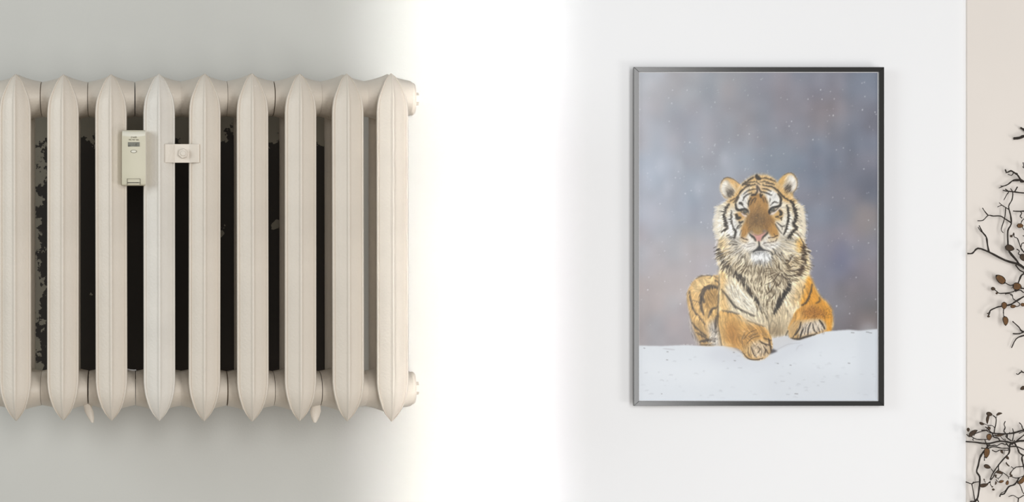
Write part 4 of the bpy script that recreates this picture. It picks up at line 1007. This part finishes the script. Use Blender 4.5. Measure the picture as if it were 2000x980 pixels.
b0 = bs-.016
t = branch('d', (1290, 470), 'curved upper branch of the lower tangle carrying the small drooping leaves', b0)
stem(t, 'd', [(440, 425), (500, 480), (560, 540), (700, 555), (820, 560), (980, 540), (1120, 500), (1290, 460)], 2.0, 3.6, b0, 'main_stem')
for pts, w in (([(605, 545), (615, 460), (635, 380), (640, 260), (580, 205)], 2.2), ([(640, 260), (655, 220)], 1.4), ([(615, 440), (565, 400), (490, 395), (415, 365)], 1.5), ([(490, 395), (490, 430)], 1.2), ([(360, 490), (440, 490), (500, 520), (545, 545)], 2.2), ([(440, 495), (370, 510), (250, 550), (215, 600)], 1.8),
               ([(80, 568), (110, 600), (150, 600), (270, 662), (420, 665), (500, 660), (560, 610), (640, 575)], 1.8), ([(820, 540), (790, 505), (815, 440), (795, 375), (820, 315)], 2.2), ([(1290, 520), (1160, 470), (1130, 390), (1085, 345)], 2.2), ([(570, 550), (600, 620), (680, 640), (720, 690), (800, 700)], 2.6), ([(640, 600), (720, 600), (760, 650), (820, 690)], 1.4), ([(815, 690), (820, 660), (780, 660)], 1.2), ([(900, 535), (905, 525), (890, 545)], 1.4), ([(1080, 550), (1150, 520), (1200, 500)], 1.6), ([(455, 470), (470, 490), (520, 490)], 1.4)):
    stem(t, 'd', pts, w, w*.75, b0)
leaf(t, 'd', (515, 180), 110, 66, 15, b0-.003, True); leaf(t, 'd', (478, 275), 170, 46, 100, b0-.003, True, -.3); leaf(t, 'd', (700, 172), 110, 40, -20, b0, True, .5); leaf(t, 'd', (370, 365), 90, 44, 20, b0, True, -.3); leaf(t, 'd', (508, 450), 64, 50, 40, b0, True)
leaf(t, 'd', (195, 540), 190, 70, -38, b0-.004, True, .3); leaf(t, 'd', (110, 480), 70, 46, 90, b0, True); leaf(t, 'd', (508, 620), 120, 84, 95, b0-.004, False, -.15); leaf(t, 'd', (710, 585), 160, 40, -10, b0, True)

b0 = bs-.014
t = branch('e', (560, 1100), 'arching stem at the lower left of the tangle with a hanging oval leaf', b0)
stem(t, 'e', [(480, -80), (400, 20), (335, 130), (300, 280), (270, 400), (325, 490), (330, 600), (310, 780), (285, 910), (230, 985), (200, 1080)], 3.2, 3.6, b0, 'main_stem')
for pts, w in (([(62, 595), (175, 632), (230, 605), (330, 590)], 1.9), ([(175, 632), (215, 590)], 1.2), ([(178, 640), (215, 830), (235, 960)], 2.0), ([(150, 985), (170, 968), (240, 970)], 2.6), ([(280, 930), (310, 985), (330, 1060)], 2.2), ([(360, -52), (440, -45), (500, -50), (600, -78), (750, -50), (880, -50)], 2.2), ([(418, 190), (418, 110)], 1.8), ([(480, -80), (500, -120)], 2.4)):
    stem(t, 'e', pts, w, w*.85, b0)
leaf(t, 'e', (462, 40), 190, 96, 97, b0-.006); leaf(t, 'e', (410, 662), 160, 62, -12, b0-.003, True, -.2)
stem(t, 'e', [(530, 600), (470, 630), (340, 655)], 1.6, 1.4, b0); stem(t, 'e', [(410, 545), (418, 580), (440, 605)], 1.6, 1.0, b0); leaf(t, 'e', (415, 550), 30, 20, 60, b0, True)

b0 = bs-.020
t = branch('d', (960, 720), 'drooping side branch in the lower tangle with curled dark leaves at its tip', b0)
stem(t, 'e', [(930, -150), (900, -90), (890, 40), (800, 140), (690, 270), (600, 400), (560, 470), (530, 560), (590, 500), (610, 440), (700, 350)], 3.2, 1.6, b0, 'main_stem')
for pts, w in (([(690, 270), (690, 390), (760, 410), (870, 490), (880, 545)], 1.8), ([(600, 420), (575, 380), (540, 340)], 1.5), ([(760, 450), (690, 525), (620, 500)], 1.6), ([(685, 525), (680, 560)], 1.0), ([(530, 580), (535, 650), (570, 690)], 1.5), ([(640, 550), (680, 595), (740, 595)], 1.6), ([(570, -10), (640, 20), (720, -15), (860, -10), (890, -40)], 2.0), ([(790, 70), (800, 0)], 1.3), ([(850, 110), (830, 120)], 1.4), ([(530, 590), (480, 620)], 1.5)):
    stem(t, 'e', pts, w, w*.75, b0)
leaf(t, 'e', (475, 303), 125, 66, 20, b0-.003, True); leaf(t, 'e', (710, 410), 130, 50, 15, b0-.003, True, .4); leaf(t, 'e', (745, 588), 90, 44, -15, b0); leaf(t, 'e', (858, 610), 84, 48, -75, b0); leaf(t, 'e', (640, 618), 66, 26, 100, b0, True, .4); leaf(t, 'e', (592, 742), 46, 36, 10, b0, True); leaf(t, 'e', (572, 690), 32, 20, -20, b0, True)
leaf(t, 'e', (860, 135), 70, 44, 50, b0, True); leaf(t, 'e', (755, 22), 70, 40, 60, b0, True); leaf(t, 'e', (635, 480), 50, 34, 70, b0, True); leaf(t, 'e', (860, 262), 80, 22, 50, b0, True, .3)

b0 = bs-.011
t = branch('e', (1290, 300), 'twig with looped shoots at the lower right edge and a big curved leaf', b0)
stem(t, 'e', [(1060, -10), (1090, 40), (1150, 90), (1135, 140), (1165, 280), (1200, 420), (1176, 480)], 2.6, 3.2, b0, 'main_stem')
for pts, w in (([(1165, 300), (1030, 310), (985, 340), (930, 300)], 1.8), ([(985, 340), (945, 385), (915, 440), (940, 490), (1010, 520), (1080, 515), (1176, 480)], 1.8), ([(1080, 515), (1040, 590), (985, 650), (880, 690), (800, 820), (730, 835), (712, 880)], 3.2), ([(870, 700), (800, 780), (735, 808)], 1.6), ([(1060, 590), (1120, 700), (1150, 790), (1200, 850)], 1.8), ([(1290, 830), (1176, 850), (1072, 905), (970, 852), (880, 880)], 1.8), ([(1072, 905), (1060, 1000), (1065, 1060)], 2.2), ([(1176, 480), (1260, 400), (1290, 300)], 2.6), ([(895, 495), (940, 490)], 1.6), ([(838, 215), (850, 260), (900, 295)], 1.8)):
    stem(t, 'e', pts, w, w*.8, b0)
leaf(t, 'e', (1140, 570), 190, 70, -48, b0-.004, False, -.5); leaf(t, 'e', (935, 478), 50, 40, 70, b0, True); leaf(t, 'e', (918, 430), 70, 22, -70, b0, True)
